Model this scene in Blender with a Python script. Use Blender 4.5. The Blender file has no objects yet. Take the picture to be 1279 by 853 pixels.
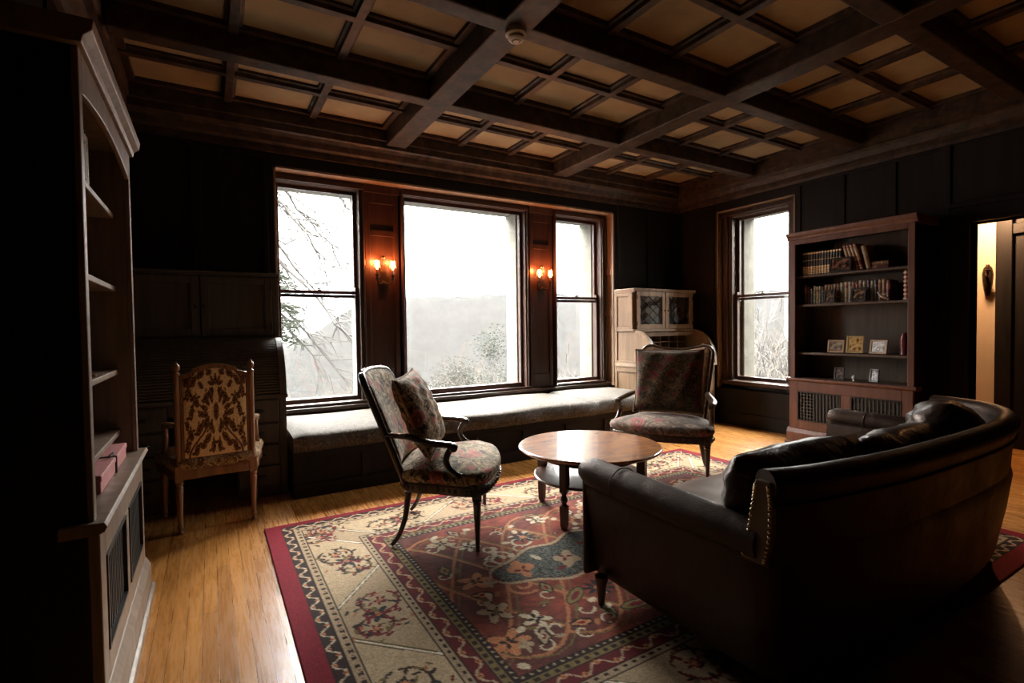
import bpy, bmesh, math, random
import numpy as np
from mathutils import Vector, Matrix, Euler
random.seed(7); rng = np.random.default_rng(7)
sc = bpy.context.scene
col = sc.collection
PI = math.pi

# ------------------------------------------------------------------ mesh builder
class MB:
    def __init__(s): s.v = []; s.f = []
    def add(s, vs, fs):
        b = len(s.v); s.v += [tuple(p) for p in vs]; s.f += [tuple(b + i for i in q) for q in fs]; return s
    def box(s, x0, x1, y0, y1, z0, z1):
        vs = [(x, y, z) for z in (z0, z1) for y in (y0, y1) for x in (x0, x1)]
        return s.add(vs, [(0,2,3,1),(4,5,7,6),(0,1,5,4),(2,6,7,3),(0,4,6,2),(1,3,7,5)])
    def obox(s, c, size, rot=(0,0,0)):
        m = Euler(rot).to_matrix(); c = Vector(c); h = [q/2 for q in size]
        vs = [c + m @ Vector((x*h[0], y*h[1], z*h[2])) for z in (-1,1) for y in (-1,1) for x in (-1,1)]
        return s.add(vs, [(0,2,3,1),(4,5,7,6),(0,1,5,4),(2,6,7,3),(0,4,6,2),(1,3,7,5)])
    def prism(s, pts, axis, a0, a1):
        # pts: 2D polygon; axis: 'x' (pts=y,z) 'y' (pts=x,z) 'z' (pts=x,y)
        def m(p, a): return {'x': (a, p[0], p[1]), 'y': (p[0], a, p[1]), 'z': (p[0], p[1], a)}[axis]
        n = len(pts)
        vs = [m(p, a0) for p in pts] + [m(p, a1) for p in pts]
        fs = [tuple(range(n))[::-1], tuple(range(n, 2*n))] + [(i, (i+1) % n, n+(i+1) % n, n+i) for i in range(n)]
        return s.add(vs, fs)
    def lathe(s, prof, c=(0,0,0), n=16, axis='z'):
        vs = []; fs = []
        for r, z in prof:
            for k in range(n):
                a = 2*PI*k/n; p = (r*math.cos(a), r*math.sin(a), z)
                if axis == 'y': p = (p[0], p[2], p[1])
                if axis == 'x': p = (p[2], p[0], p[1])
                vs.append((c[0]+p[0], c[1]+p[1], c[2]+p[2]))
        for i in range(len(prof)-1):
            for k in range(n): fs.append((i*n+k, i*n+(k+1) % n, (i+1)*n+(k+1) % n, (i+1)*n+k))
        fs.append(tuple(range(n))[::-1]); fs.append(tuple((len(prof)-1)*n+k for k in range(n)))
        return s.add(vs, fs)
    def tube(s, pts, rad, n=10, flat=None, caps=True):
        # sweep a circle (or ellipse: flat=(rx, ry) factors) along pts
        P = [Vector(p) for p in pts]
        R = rad if isinstance(rad, (list, tuple)) else [rad]*len(P)
        vs = []; fs = []; up = Vector((0,0,1)); last = None
        for i, p in enumerate(P):
            t = (P[min(i+1, len(P)-1)] - P[max(i-1, 0)]).normalized()
            if last is None:
                a = up if abs(t.dot(up)) < .95 else Vector((1,0,0))
                u = (a - t*a.dot(t)).normalized()
            else: u = (last - t*last.dot(t)).normalized()
            last = u; w = t.cross(u)
            fu, fw = flat if flat else (1, 1)
            for k in range(n):
                q = 2*PI*k/n; vs.append(p + u*(R[i]*fu*math.cos(q)) + w*(R[i]*fw*math.sin(q)))
        for i in range(len(P)-1):
            for k in range(n): fs.append((i*n+k, i*n+(k+1) % n, (i+1)*n+(k+1) % n, (i+1)*n+k))
        if caps: fs.append(tuple(range(n))[::-1]); fs.append(tuple((len(P)-1)*n+k for k in range(n)))
        return s.add(vs, fs)
    def sweep(s, rings, closed_ring=True, caps=True):
        n = len(rings[0]); vs = [p for r in rings for p in r]; fs = []
        for i in range(len(rings)-1):
            for k in range(n if closed_ring else n-1):
                fs.append((i*n+k, i*n+(k+1) % n, (i+1)*n+(k+1) % n, (i+1)*n+k))
        if caps and closed_ring: fs.append(tuple(range(n))[::-1]); fs.append(tuple((len(rings)-1)*n+k for k in range(n)))
        return s.add(vs, fs)
    def grid(s, fn, nu, nv):
        vs = [fn(i/nu, j/nv) for j in range(nv+1) for i in range(nu+1)]
        fs = [(j*(nu+1)+i, j*(nu+1)+i+1, (j+1)*(nu+1)+i+1, (j+1)*(nu+1)+i) for j in range(nv) for i in range(nu)]
        return s.add(vs, fs)
    def build(s, name, mat, parent=None, smooth=False, bevel=0, subsurf=0, loc=None, fix=True, seg=2):
        me = bpy.data.meshes.new(name); me.from_pydata(s.v, [], s.f); me.update()
        if fix:
            bm = bmesh.new(); bm.from_mesh(me); bmesh.ops.recalc_face_normals(bm, faces=bm.faces[:]); bm.to_mesh(me); bm.free()
        if mat: me.materials.append(mat)
        o = bpy.data.objects.new(name, me); col.objects.link(o)
        if parent is not None: o.parent = parent
        if loc: o.location = loc
        if smooth:
            me.polygons.foreach_set('use_smooth', [True]*len(me.polygons))
            if smooth != 'all': me.set_sharp_from_angle(angle=math.radians(45))
        if bevel:
            m = o.modifiers.new('bevel', 'BEVEL'); m.width = bevel; m.segments = seg; m.limit_method = 'ANGLE'; m.angle_limit = math.radians(35)
        if subsurf:
            m = o.modifiers.new('sub', 'SUBSURF'); m.levels = m.render_levels = subsurf
        return o
def tag(o, label=None, cat=None, group=None, kind=None):
    if label: o['label'] = label
    if cat: o['category'] = cat
    if group: o['group'] = group
    if kind: o['kind'] = kind
    return o
def empty(name, loc=(0,0,0), rz=0, label=None, cat=None, group=None, kind=None):
    o = bpy.data.objects.new(name, None); col.objects.link(o); o.location = loc; o.rotation_euler = (0,0,rz); o.empty_display_size = .1
    return tag(o, label, cat, group, kind)
def copy_tree(o, parent=None):
    c = o.copy(); col.objects.link(c)
    if parent is not None: c.parent = parent
    for ch in list(o.children): copy_tree(ch, c)
    return c
def struct(o): o['kind'] = 'structure'; return o
def bezier(pts, n=8):
    # catmull-rom through pts
    P = [Vector(p) for p in pts]; out = []
    for i in range(len(P)-1):
        p0 = P[max(i-1,0)]; p1 = P[i]; p2 = P[i+1]; p3 = P[min(i+2,len(P)-1)]
        for k in range(n):
            t = k/n
            out.append(.5*((2*p1)+(-p0+p2)*t+(2*p0-5*p1+4*p2-p3)*t*t+(-p0+3*p1-3*p2+p3)*t**3))
    out.append(P[-1]); return out

# ------------------------------------------------------------------ materials
def srgb(r, g, b):
    f = lambda c: c/12.92 if c <= .04045 else ((c+.055)/1.055)**2.4
    return (f(r/255), f(g/255), f(b/255), 1)
def mat(name):
    m = bpy.data.materials.new(name); m.use_nodes = True; nt = m.node_tree
    return m, nt, nt.nodes['Principled BSDF']
def N(nt, t, **k):
    n = nt.nodes.new(t)
    for a, b in k.items():
        if a in n.inputs: n.inputs[a].default_value = b
        else: setattr(n, a, b)
    return n
def coords(nt, scale=(1,1,1), rot=(0,0,0), which='Object'):
    tc = N(nt, 'ShaderNodeTexCoord'); mp = N(nt, 'ShaderNodeMapping')
    mp.inputs['Scale'].default_value = scale; mp.inputs['Rotation'].default_value = rot
    nt.links.new(tc.outputs[which], mp.inputs[0]); return mp.outputs[0]
def ramp(nt, fac, stops, interp='LINEAR'):
    r = N(nt, 'ShaderNodeValToRGB'); cr = r.color_ramp; cr.interpolation = interp
    while len(cr.elements) < len(stops): cr.elements.new(.5)
    for e, (p, c) in zip(cr.elements, stops): e.position = p; e.color = c
    nt.links.new(fac, r.inputs[0]); return r.outputs[0]
def c4(r, g, b): return (r, g, b, 1)
def wood(name, dark, light, rough=.4, grain=(14, 14, 1.2), spec=.5, bump=.05, coat=0, which='Object'):
    m, nt, b = mat(name); v = coords(nt, grain, which=which)
    n1 = N(nt, 'ShaderNodeTexNoise', Scale=1.6, Detail=6, Roughness=.6); n1.inputs['Distortion'].default_value = .6
    nt.links.new(v, n1.inputs['Vector'])
    nt.links.new(ramp(nt, n1.outputs['Fac'], [(.3, c4(*dark)), (.7, c4(*light))]), b.inputs['Base Color'])
    b.inputs['Roughness'].default_value = rough; b.inputs['Specular IOR Level'].default_value = spec
    if coat: b.inputs['Coat Weight'].default_value = coat; b.inputs['Coat Roughness'].default_value = .12
    if bump:
        bp = N(nt, 'ShaderNodeBump', Strength=.25, Distance=bump*.02); nt.links.new(n1.outputs['Fac'], bp.inputs['Height']); nt.links.new(bp.outputs[0], b.inputs['Normal'])
    return m
def plain(name, c, rough=.5, metal=0, spec=.5, noise=0, scale=20):
    m, nt, b = mat(name); b.inputs['Roughness'].default_value = rough; b.inputs['Metallic'].default_value = metal
    b.inputs['Specular IOR Level'].default_value = spec
    k = noise or .12
    n1 = N(nt, 'ShaderNodeTexNoise', Scale=scale, Detail=3); nt.links.new(coords(nt), n1.inputs['Vector'])
    nt.links.new(ramp(nt, n1.outputs['Fac'], [(.25, c4(*[q*(1-k) for q in c])), (.75, c4(*[min(1, q*(1+k)) for q in c]))]), b.inputs['Base Color'])
    return m
def emis(name, c, s):
    m, nt, b = mat(name); b.inputs['Base Color'].default_value = c4(*c); b.inputs['Emission Color'].default_value = c4(*c); b.inputs['Emission Strength'].default_value = s
    return m
M = {}
M['panel'] = wood('dark_panelling', (.007,.0055,.005), (.017,.0125,.0105), .5, (9,9,.8), spec=.2)
M['red_wood'] = wood('reddish_wood', (.028,.011,.008), (.062,.024,.015), .40, (12,12,1))
M['jamb_wood'] = wood('pale_brown_wood', (.20,.125,.075), (.34,.22,.135), .45, (12,12,1))
M['desk_oak'] = wood('desk_oak', (.16,.10,.055), (.33,.21,.12), .45, (12,12,1))
M['desk_shaded'] = wood('shaded_desk_oak', (.05,.038,.028), (.10,.078,.056), .5, (12,12,1))  # darker copy of the desk oak, the left desk's shade is in the colour
M['frame_wood'] = wood('window_wood', (.035,.018,.013), (.075,.038,.026), .35, (12,12,1))
M['case_wood'] = wood('bookcase_wood', (.085,.034,.022), (.18,.072,.046), .42, (12,12,1))
M['case_brown'] = wood('brown_bookcase_wood', (.16,.115,.085), (.32,.24,.175), .4, (12,12,1))
M['beam'] = wood('beam_wood', (.012,.0065,.004), (.082,.046,.026), .5, (7,7,7), bump=.3, spec=.3)
M['chair_wood'] = wood('chair_wood', (.018,.012,.009), (.055,.036,.025), .25, (14,14,2), coat=.3)
M['walnut'] = wood('honey_walnut', (.15,.065,.028), (.36,.17,.075), .3, (14,14,2), coat=.3)
M['leg_wood'] = wood('table_leg_wood', (.04,.016,.008), (.09,.035,.018), .28, (14,14,2), coat=.3)
M['gold'] = plain('aged_gilt', (.42,.30,.14), .35, .7)
M['brass'] = plain('dark_bronze', (.05,.03,.018), .35, .6)
M['nail'] = plain('brass_nail', (.75,.62,.42), .25, .9)
M['white'] = plain('white_plastic', (.55,.50,.43), .4)
M['stone'] = plain('exterior_stone', (.12,.115,.095), .9, noise=.25, scale=9)
M['black'] = plain('black_frame', (.012,.011,.010), .4)
M['grille'] = plain('grille_metal', (.045,.042,.038), .5, .2)
M['cord'] = plain('cord_trim', (.30,.20,.12), .8)
def leather():
    m, nt, b = mat('brown_leather'); v = coords(nt); b.inputs['Specular Tint'].default_value = (1,.72,.56,1)
    n1 = N(nt, 'ShaderNodeTexNoise', Scale=5, Detail=5, Roughness=.6); nt.links.new(v, n1.inputs['Vector'])
    nt.links.new(ramp(nt, n1.outputs['Fac'], [(.3, c4(.010,.005,.0035)), (.7, c4(.030,.014,.010))]), b.inputs['Base Color'])
    nt.links.new(ramp(nt, n1.outputs['Fac'], [(.3, c4(.38,.38,.38)), (.7, c4(.58,.58,.58))]), b.inputs['Roughness'])
    n2 = N(nt, 'ShaderNodeTexVoronoi', Scale=160); nt.links.new(v, n2.inputs['Vector'])
    n3 = N(nt, 'ShaderNodeTexNoise', Scale=9, Detail=3); nt.links.new(v, n3.inputs['Vector'])
    ad = N(nt, 'ShaderNodeMath', operation='MULTIPLY_ADD'); ad.inputs[1].default_value = .08
    nt.links.new(n2.outputs['Distance'], ad.inputs[0]); nt.links.new(n3.outputs['Fac'], ad.inputs[2])
    bp = N(nt, 'ShaderNodeBump', Strength=.35, Distance=.02); nt.links.new(ad.outputs[0], bp.inputs['Height']); nt.links.new(bp.outputs[0], b.inputs['Normal'])
    return m
M['leather'] = leather()
def crushed():
    m, nt, b = mat('crushed_leather'); v = coords(nt, (1,1,1))
    b.inputs['Roughness'].default_value = .34; b.inputs['Specular Tint'].default_value = (1,.8,.68,1)
    n1 = N(nt, 'ShaderNodeTexNoise', Scale=7, Detail=4); n1.inputs['Distortion'].default_value = 1.2; nt.links.new(v, n1.inputs['Vector'])
    nt.links.new(ramp(nt, n1.outputs['Fac'], [(.3, c4(.016,.009,.007)), (.7, c4(.05,.032,.025))]), b.inputs['Base Color'])
    bp = N(nt, 'ShaderNodeBump', Strength=.6, Distance=.03); nt.links.new(n1.outputs['Fac'], bp.inputs['Height']); nt.links.new(bp.outputs[0], b.inputs['Normal'])
    return m
M['crushed'] = crushed()
def floral(name, base, flower, leaf, gold, scale=9, dens=.36):
    m, nt, b = mat(name); v = coords(nt)
    nz = N(nt, 'ShaderNodeTexNoise', Scale=scale*1.6, Detail=3); nt.links.new(v, nz.inputs['Vector'])
    mx = N(nt, 'ShaderNodeMix', data_type='RGBA', blend_type='LINEAR_LIGHT'); mx.inputs[0].default_value = .06
    nt.links.new(v, mx.inputs[6]); nt.links.new(nz.outputs['Color'], mx.inputs[7]); w = mx.outputs[2]
    # leaves
    n2 = N(nt, 'ShaderNodeTexNoise', Scale=scale*2.6, Detail=4); n2.inputs['Distortion'].default_value = 2.0; nt.links.new(w, n2.inputs['Vector'])
    lv = ramp(nt, n2.outputs['Fac'], [(0, c4(*base)), (.42, c4(*base)), (.47, c4(*leaf)), (.54, c4(*leaf)), (.58, c4(*gold)), (.64, c4(*gold)), (.68, c4(*base))])
    # flowers
    vo = N(nt, 'ShaderNodeTexVoronoi', Scale=scale); nt.links.new(w, vo.inputs['Vector'])
    mask = ramp(nt, vo.outputs['Distance'], [(dens-.04, c4(1,1,1)), (dens, c4(0,0,0))])
    pet = ramp(nt, vo.outputs['Distance'], [(.03, c4(*gold)), (.10, c4(*[q*.35 for q in flower])), (.14, c4(*flower)), (.22, c4(*[q*.55 for q in flower])), (.27, c4(*[min(1, q*1.25) for q in flower]))])
    mm = N(nt, 'ShaderNodeMix', data_type='RGBA'); nt.links.new(mask, mm.inputs[0]); nt.links.new(lv, mm.inputs[6]); nt.links.new(pet, mm.inputs[7])
    nt.links.new(mm.outputs[2], b.inputs['Base Color'])
    b.inputs['Roughness'].default_value = .85; b.inputs['Sheen Weight'].default_value = .15; b.inputs['Specular IOR Level'].default_value = .25
    bp = N(nt, 'ShaderNodeBump', Strength=.25, Distance=.004); nt.links.new(n2.outputs['Fac'], bp.inputs['Height']); nt.links.new(bp.outputs[0], b.inputs['Normal'])
    return m
M['floral'] = floral('floral_tapestry', (.030,.019,.013), (.42,.13,.10), (.26,.19,.095), (.62,.47,.29), 7.0, .37)
M['floral_dark'] = floral('dark_floral_tapestry', (.030,.019,.015), (.15,.03,.03), (.085,.066,.034), (.18,.11,.055), 9.0, .34)
M['seat_dark'] = floral('worn_floral_velvet', (.09,.055,.045), (.36,.11,.10), (.15,.105,.075), (.30,.21,.15), 5, .30)
def seatfab():
    m, nt, b = mat('window_seat_fabric'); v = coords(nt, (1,1,1))
    nz = N(nt, 'ShaderNodeTexNoise', Scale=6, Detail=4, Roughness=.6); nz.inputs['Distortion'].default_value = 2.2; nt.links.new(v, nz.inputs['Vector'])
    c = ramp(nt, nz.outputs['Fac'], [(0, c4(.15,.13,.105)), (.38, c4(.15,.13,.105)), (.40, c4(.012,.010,.007)), (.45, c4(.08,.065,.05)), (.49, c4(.18,.16,.135)), (.525, c4(.014,.010,.007)), (.56, c4(.13,.11,.09)), (.60, c4(.03,.02,.012)), (.65, c4(.155,.14,.115))])
    nt.links.new(c, b.inputs['Base Color']); b.inputs['Roughness'].default_value = .8
    return m
M['seatfab'] = seatfab()
def plaster():
    m, nt, b = mat('ochre_plaster'); v = coords(nt)
    n1 = N(nt, 'ShaderNodeTexNoise', Scale=2.2, Detail=5, Roughness=.6); nt.links.new(v, n1.inputs['Vector'])
    nt.links.new(ramp(nt, n1.outputs['Fac'], [(.3, c4(.22,.145,.068)), (.55, c4(.31,.215,.108)), (.75, c4(.39,.28,.145))]), b.inputs['Base Color'])
    b.inputs['Roughness'].default_value = .8
    return m
M['plaster'] = plaster()
def floor_mat():
    m, nt, b = mat('oak_strip_floor'); v = coords(nt, (1,1,1), (0,0,PI/2))
    br = N(nt, 'ShaderNodeTexBrick', Scale=1); br.inputs['Brick Width'].default_value = 1.3; br.inputs['Row Height'].default_value = .058
    br.inputs['Mortar Size'].default_value = .0011; br.inputs['Mortar Smooth'].default_value = .2; br.inputs['Bias'].default_value = 0
    br.offset = .37; br.offset_frequency = 3
    br.inputs['Color1'].default_value = (0,0,0,1); br.inputs['Color2'].default_value = (1,1,1,1); br.inputs['Mortar'].default_value = (.5,.5,.5,1)
    nt.links.new(v, br.inputs['Vector'])
    v2 = coords(nt, (34, 2.2, 1)); n1 = N(nt, 'ShaderNodeTexNoise', Scale=2.2, Detail=6, Roughness=.62); n1.inputs['Distortion'].default_value = .9
    nt.links.new(v2, n1.inputs['Vector'])
    g = ramp(nt, n1.outputs['Fac'], [(.3, c4(.45,.185,.042)), (.5, c4(.56,.25,.062)), (.7, c4(.64,.305,.085))])
    t = ramp(nt, br.outputs['Color'], [(0, c4(.72,.68,.64)), (1, c4(1.0,1.0,1.0))])
    mu = N(nt, 'ShaderNodeMix', data_type='RGBA', blend_type='MULTIPLY'); mu.inputs[0].default_value = 1
    nt.links.new(g, mu.inputs[6]); nt.links.new(t, mu.inputs[7])
    mo = N(nt, 'ShaderNodeMix', data_type='RGBA'); nt.links.new(br.outputs['Fac'], mo.inputs[0]); nt.links.new(mu.outputs[2], mo.inputs[6]); mo.inputs[7].default_value = (.05,.02,.008,1)
    nt.links.new(mo.outputs[2], b.inputs['Base Color'])
    nt.links.new(ramp(nt, n1.outputs['Fac'], [(.3, c4(.22,.22,.22)), (.7, c4(.34,.34,.34))]), b.inputs['Roughness'])
    bp = N(nt, 'ShaderNodeBump', Strength=.25, Distance=.002); bp.invert = True; nt.links.new(br.outputs['Fac'], bp.inputs['Height']); nt.links.new(bp.outputs[0], b.inputs['Normal'])
    return m
M['floor'] = floor_mat()
def tabletop():
    m, nt, b = mat('varnished_burl'); v = coords(nt, (3, 14, 1))
    n1 = N(nt, 'ShaderNodeTexNoise', Scale=1.6, Detail=7, Roughness=.65); n1.inputs['Distortion'].default_value = 1.6; nt.links.new(v, n1.inputs['Vector'])
    nt.links.new(ramp(nt, n1.outputs['Fac'], [(.34, c4(.06,.018,.005)), (.48, c4(.30,.10,.022)), (.68, c4(.50,.20,.050))]), b.inputs['Base Color'])
    b.inputs['Roughness'].default_value = .4; b.inputs['Specular IOR Level'].default_value = .2; b.inputs['Coat Weight'].default_value = 1; b.inputs['Coat IOR'].default_value = 1.7; b.inputs['Coat Roughness'].default_value = .07
    return m
M['tabletop'] = tabletop()
def glass():
    m = bpy.data.materials.new('window_glass'); m.use_nodes = True; nt = m.node_tree; nt.nodes.clear()
    o = N(nt, 'ShaderNodeOutputMaterial'); t = N(nt, 'ShaderNodeBsdfTransparent'); g = N(nt, 'ShaderNodeBsdfGlossy', Roughness=.02)
    t.inputs[0].default_value = (.97,.98,.98,1); x = N(nt, 'ShaderNodeMixShader'); x.inputs[0].default_value = .05
    nt.links.new(t.outputs[0], x.inputs[1]); nt.links.new(g.outputs[0], x.inputs[2]); nt.links.new(x.outputs[0], o.inputs[0])
    return m
M['glass'] = glass()
def vcol(name, rough=.9, bump=None):
    m, nt, b = mat(name); a = N(nt, 'ShaderNodeVertexColor'); a.layer_name = 'pattern'
    n1 = N(nt, 'ShaderNodeTexNoise', Scale=220, Detail=2); nt.links.new(coords(nt), n1.inputs['Vector'])
    mu = N(nt, 'ShaderNodeMix', data_type='RGBA', blend_type='MULTIPLY'); mu.inputs[0].default_value = 1
    nt.links.new(a.outputs[0], mu.inputs[6]); nt.links.new(ramp(nt, n1.outputs['Fac'], [(.25, c4(.6,.6,.6)), (.75, c4(1.25,1.25,1.25))]), mu.inputs[7])
    nt.links.new(mu.outputs[2], b.inputs['Base Color']); b.inputs['Roughness'].default_value = rough; b.inputs['Specular IOR Level'].default_value = .2
    bp = N(nt, 'ShaderNodeBump', Strength=.4, Distance=.003); nt.links.new(n1.outputs['Fac'], bp.inputs['Height']); nt.links.new(bp.outputs[0], b.inputs['Normal'])
    return m
M['rug'] = vcol('wool_rug'); M['damask'] = vcol('damask_weave')
def set_pattern(me, cols):
    a = me.color_attributes.new('pattern', 'FLOAT_COLOR', 'POINT')
    c = np.ones((len(me.vertices), 4), np.float32); c[:, :3] = cols; a.data.foreach_set('color', c.ravel())
SKY, EXPO, HAZE, HB, TW, HALL_E = 95.0, 0.06, 0.00005, .008, .016, 125
M['walnut_dark'] = wood('worn_walnut', (.03,.016,.010), (.10,.055,.03), .28, (14,14,2), coat=.3)
M['seat_gold'] = floral('gold_brown_velvet', (.20,.11,.055), (.40,.15,.08), (.28,.17,.08), (.42,.28,.13), 6, .3)
M['gold_fabric'] = floral('gold_brocade', (.40,.28,.14), (.16,.06,.03), (.13,.06,.03), (.5,.38,.2), 9, .3)
M['leather_seat'] = wood('lit_leather_seat', (.10,.06,.04), (.16,.10,.07), .4, (4,4,4))  # paler than the sofa leather, light falling on the seat is in the colour
# ================================================================== THE ROOM
D, W, LW, BW, H = 4.88, 5.617, -.62, -2.6, 3.16     # window wall y, right wall x, left wall x, back wall y, plaster height
XO0, XO1, ZO = .503, 4.444, 2.70                    # bay opening
GY = 5.10                                           # glass plane of the bay
# floor and ceiling slab
struct(MB().box(LW-.2, W+.45, BW-.2, 5.05, -.12, 0).box(W+.45, 7.0, BW-.2, 3.2, -.12, 0).build('floor', M['floor']))
struct(MB().box(LW-.2, W+.45, BW-.2, 5.4, H, H+.15).box(W+.45, 7.0, BW-.2, 3.2, H, H+.15).build('ceiling', M['plaster']))
# window wall: pieces round the bay opening, wall 0.45 thick
w = MB()
w.box(LW-.2, XO0, D, 5.45, 0, H); w.box(XO1, W+.5, D, 5.45, 0, H); w.box(XO0, XO1, D, 5.2, ZO, H); 
wn = struct(w.build('wall_north', M['panel']))
# stonework outside, round the three windows
def ext_window(x0, x1, z0, z1): pass
st = MB(); gx = [(.564, 1.235), (1.757, 3.150), (3.660, 4.306)]; gz0, gz1 = .604, 2.574
xs = [XO0] + [q for g in gx for q in g] + [XO1]
st.box(XO0, XO1, 5.2, 5.45, 2.62, H); st.box(XO0, XO1, 5.2, 5.52, -1.5, .56)
st.box(XO0, gx[0][0]-.05, 5.2, 5.45, .56, 2.62); st.box(gx[0][1]+.05, gx[1][0]-.03, 5.2, 5.45, .56, 2.62)
st.box(gx[1][1]+.02, gx[2][0]-.05, 5.2, 5.45, .56, 2.62); st.box(gx[2][1]+.02, XO1, 5.2, 5.45, .56, 2.62)
struct(st.build('trim_1', M['stone'], bevel=.01))
# wall below the bay glass, behind the seat
b = MB().box(XO0, XO1, 5.0, 5.2, 0, .50).box(XO0, XO1, 4.93, 5.2, .50, .535)
struct(b.build('trim_2', M['frame_wood'], bevel=.006))
# soffit and jamb linings of the bay
struct(MB().box(XO0+.02, XO1-.02, D+.005, 5.2, ZO-.02, ZO).build('trim_3', M['jamb_wood'], bevel=.003))
def panelled_jamb(mb_frame, mb_field, x, sgn, y0, y1, z0, z1, splits):
    # frame stiles/rails standing 12 mm proud of recessed fields, face at x, pointing sgn
    t = .020
    a, c = sorted((x, x+sgn*t)); mb_frame.box(a, c, y0, y0+.035, z0, z1); mb_frame.box(a, c, y1-.035, y1, z0, z1)
    zz = [z0] + splits + [z1]
    for q in zz: mb_frame.box(a, c, y0+.035, y1-.035, max(z0, q-.035), min(z1, q+.035))
    a, c = sorted((x, x+sgn*.004)); mb_field.box(a, c, y0, y1, z0, z1)
jf = MB(); panelled_jamb(jf, jf, XO1, -1, D+.002, 5.08, .50, ZO-.02, [1.95, 1.42]); panelled_jamb(jf, jf, XO0, 1, D+.002, 5.08, .50, ZO-.02, [1.95, 1.42])
struct(jf.build('trim_4', M['jamb_wood'], bevel=.003))
# pilasters between the windows
for i, (x0, x1) in enumerate([(1.325, 1.665), (3.245, 3.57)]):
    p = MB(); p.box(x0, x1, 5.03, 5.2, .535, ZO-.02)
    p.box(x0+.0, x0+.05, 5.015, 5.03, .535, ZO-.1).box(x1-.05, x1, 5.015, 5.03, .535, ZO-.1).box(x0+.05, x1-.05, 5.015, 5.03, 2.18, 2.24).box(x0+.05, x1-.05, 5.015, 5.03, .535, .70).box(x0+.05, x1-.05, 5.015, 5.03, 2.5, ZO-.1)
    p.box(x0-.01, x1+.01, 5.0, 5.03, ZO-.10, ZO-.02)
    struct(p.build('trim_%d' % (5+i), M['red_wood'], bevel=.004))
# windows of the bay: casing (structure frame), sashes, panes, lock
def bay_window(name, x0, x1, hung=True, cas0=.05, cas1=.05):
    w = struct(empty(name, (0,0,0)))
    z0, z1 = gz0, gz1
    f = MB(); a, c = x0-cas0-.035, x1+cas1+.035
    f.box(a, x0-.035, 5.02, 5.2, .535, ZO-.02); f.box(x1+.035, c, 5.02, 5.2, .535, ZO-.02)
    f.box(x0-.035, x1+.035, 5.02, 5.2, z1+.035, ZO-.02); f.box(a, c, 4.97, 5.2, .535, z0-.055)
    f.box(a, a+.018, 5.0, 5.02, .56, ZO-.05); f.box(c-.018, c, 5.0, 5.02, .56, ZO-.05); f.box(a, c, 4.995, 5.02, ZO-.085, ZO-.055)
    f.box(a, c, 4.955, 4.97, .545, .565)
    f.build('window_frame', M['frame_wood'], w, bevel=.004)
    if hung:
        zr = 1.60
        for (s0, s1, y, nm) in ((zr-.005, z1, 5.115, 'sash'), (z0, zr+.03, 5.075, 'sash')):
            s = MB(); s.box(x0-.034, x0, y, y+.04, s0-.045, s1+.034); s.box(x1, x1+.034, y, y+.04, s0-.045, s1+.034)
            s.box(x0, x1, y, y+.04, s1 if s1 == z1 else s1-.03, s1+.034 if s1 == z1 else s1); s.box(x0, x1, y, y+.04, s0-.045 if s0 == z0 else s0-.03, s0)
            so = s.build(nm, M['frame_wood'], w, bevel=.003)
            MB().box(x0-.004, x1+.004, y+.018, y+.022, s0-.004, s1+.003).build('pane', M['glass'], so)
        cx = (x0+x1)/2; l = MB().lathe([(.02,0),(.02,.006),(.011,.012),(.011,.018)], (cx, 5.085, zr+.03), 12).obox((cx+.015, 5.085, zr+.052), (.055,.012,.008))
        l.build('sash_lock', M['brass'], w)
    else:
        s = MB(); y = 5.085
        s.box(x0-.034, x0, y, y+.045, z0-.055, z1+.034).box(x1, x1+.034, y, y+.045, z0-.055, z1+.034).box(x0, x1, y, y+.045, z1, z1+.034).box(x0, x1, y, y+.045, z0-.055, z0)
        so = s.build('sash', M['frame_wood'], w, bevel=.003)
        MB().box(x0-.004, x1+.004, y+.02, y+.024, z0-.004, z1+.004).build('pane', M['glass'], so)
    return w
bay_window('window_1', *gx[0]); bay_window('window_2', *gx[1], hung=False, cas0=.03, cas1=.035); bay_window('window_3', *gx[2], cas0=.02, cas1=.028)
# right wall with a window and a doorway
YW0, YW1 = 3.243, 4.257
DY0, DY1, DZ = .80, 1.725, 2.10
w = MB()
w.box(W, W+.45, YW1, D, 0, H).box(W, W+.45, YW0, YW1, ZO, H).box(W, W+.45, YW0, YW1, 0, .45).box(W, W+.45, 2.6, YW0, 0, H)
w.box(W, W+.16, DY1, 2.6, 0, H).box(W, W+.16, DY0, DY1, DZ, H).box(W, W+.16, BW, DY0, 0, H)
struct(w.build('wall_east', M['panel']))
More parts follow.
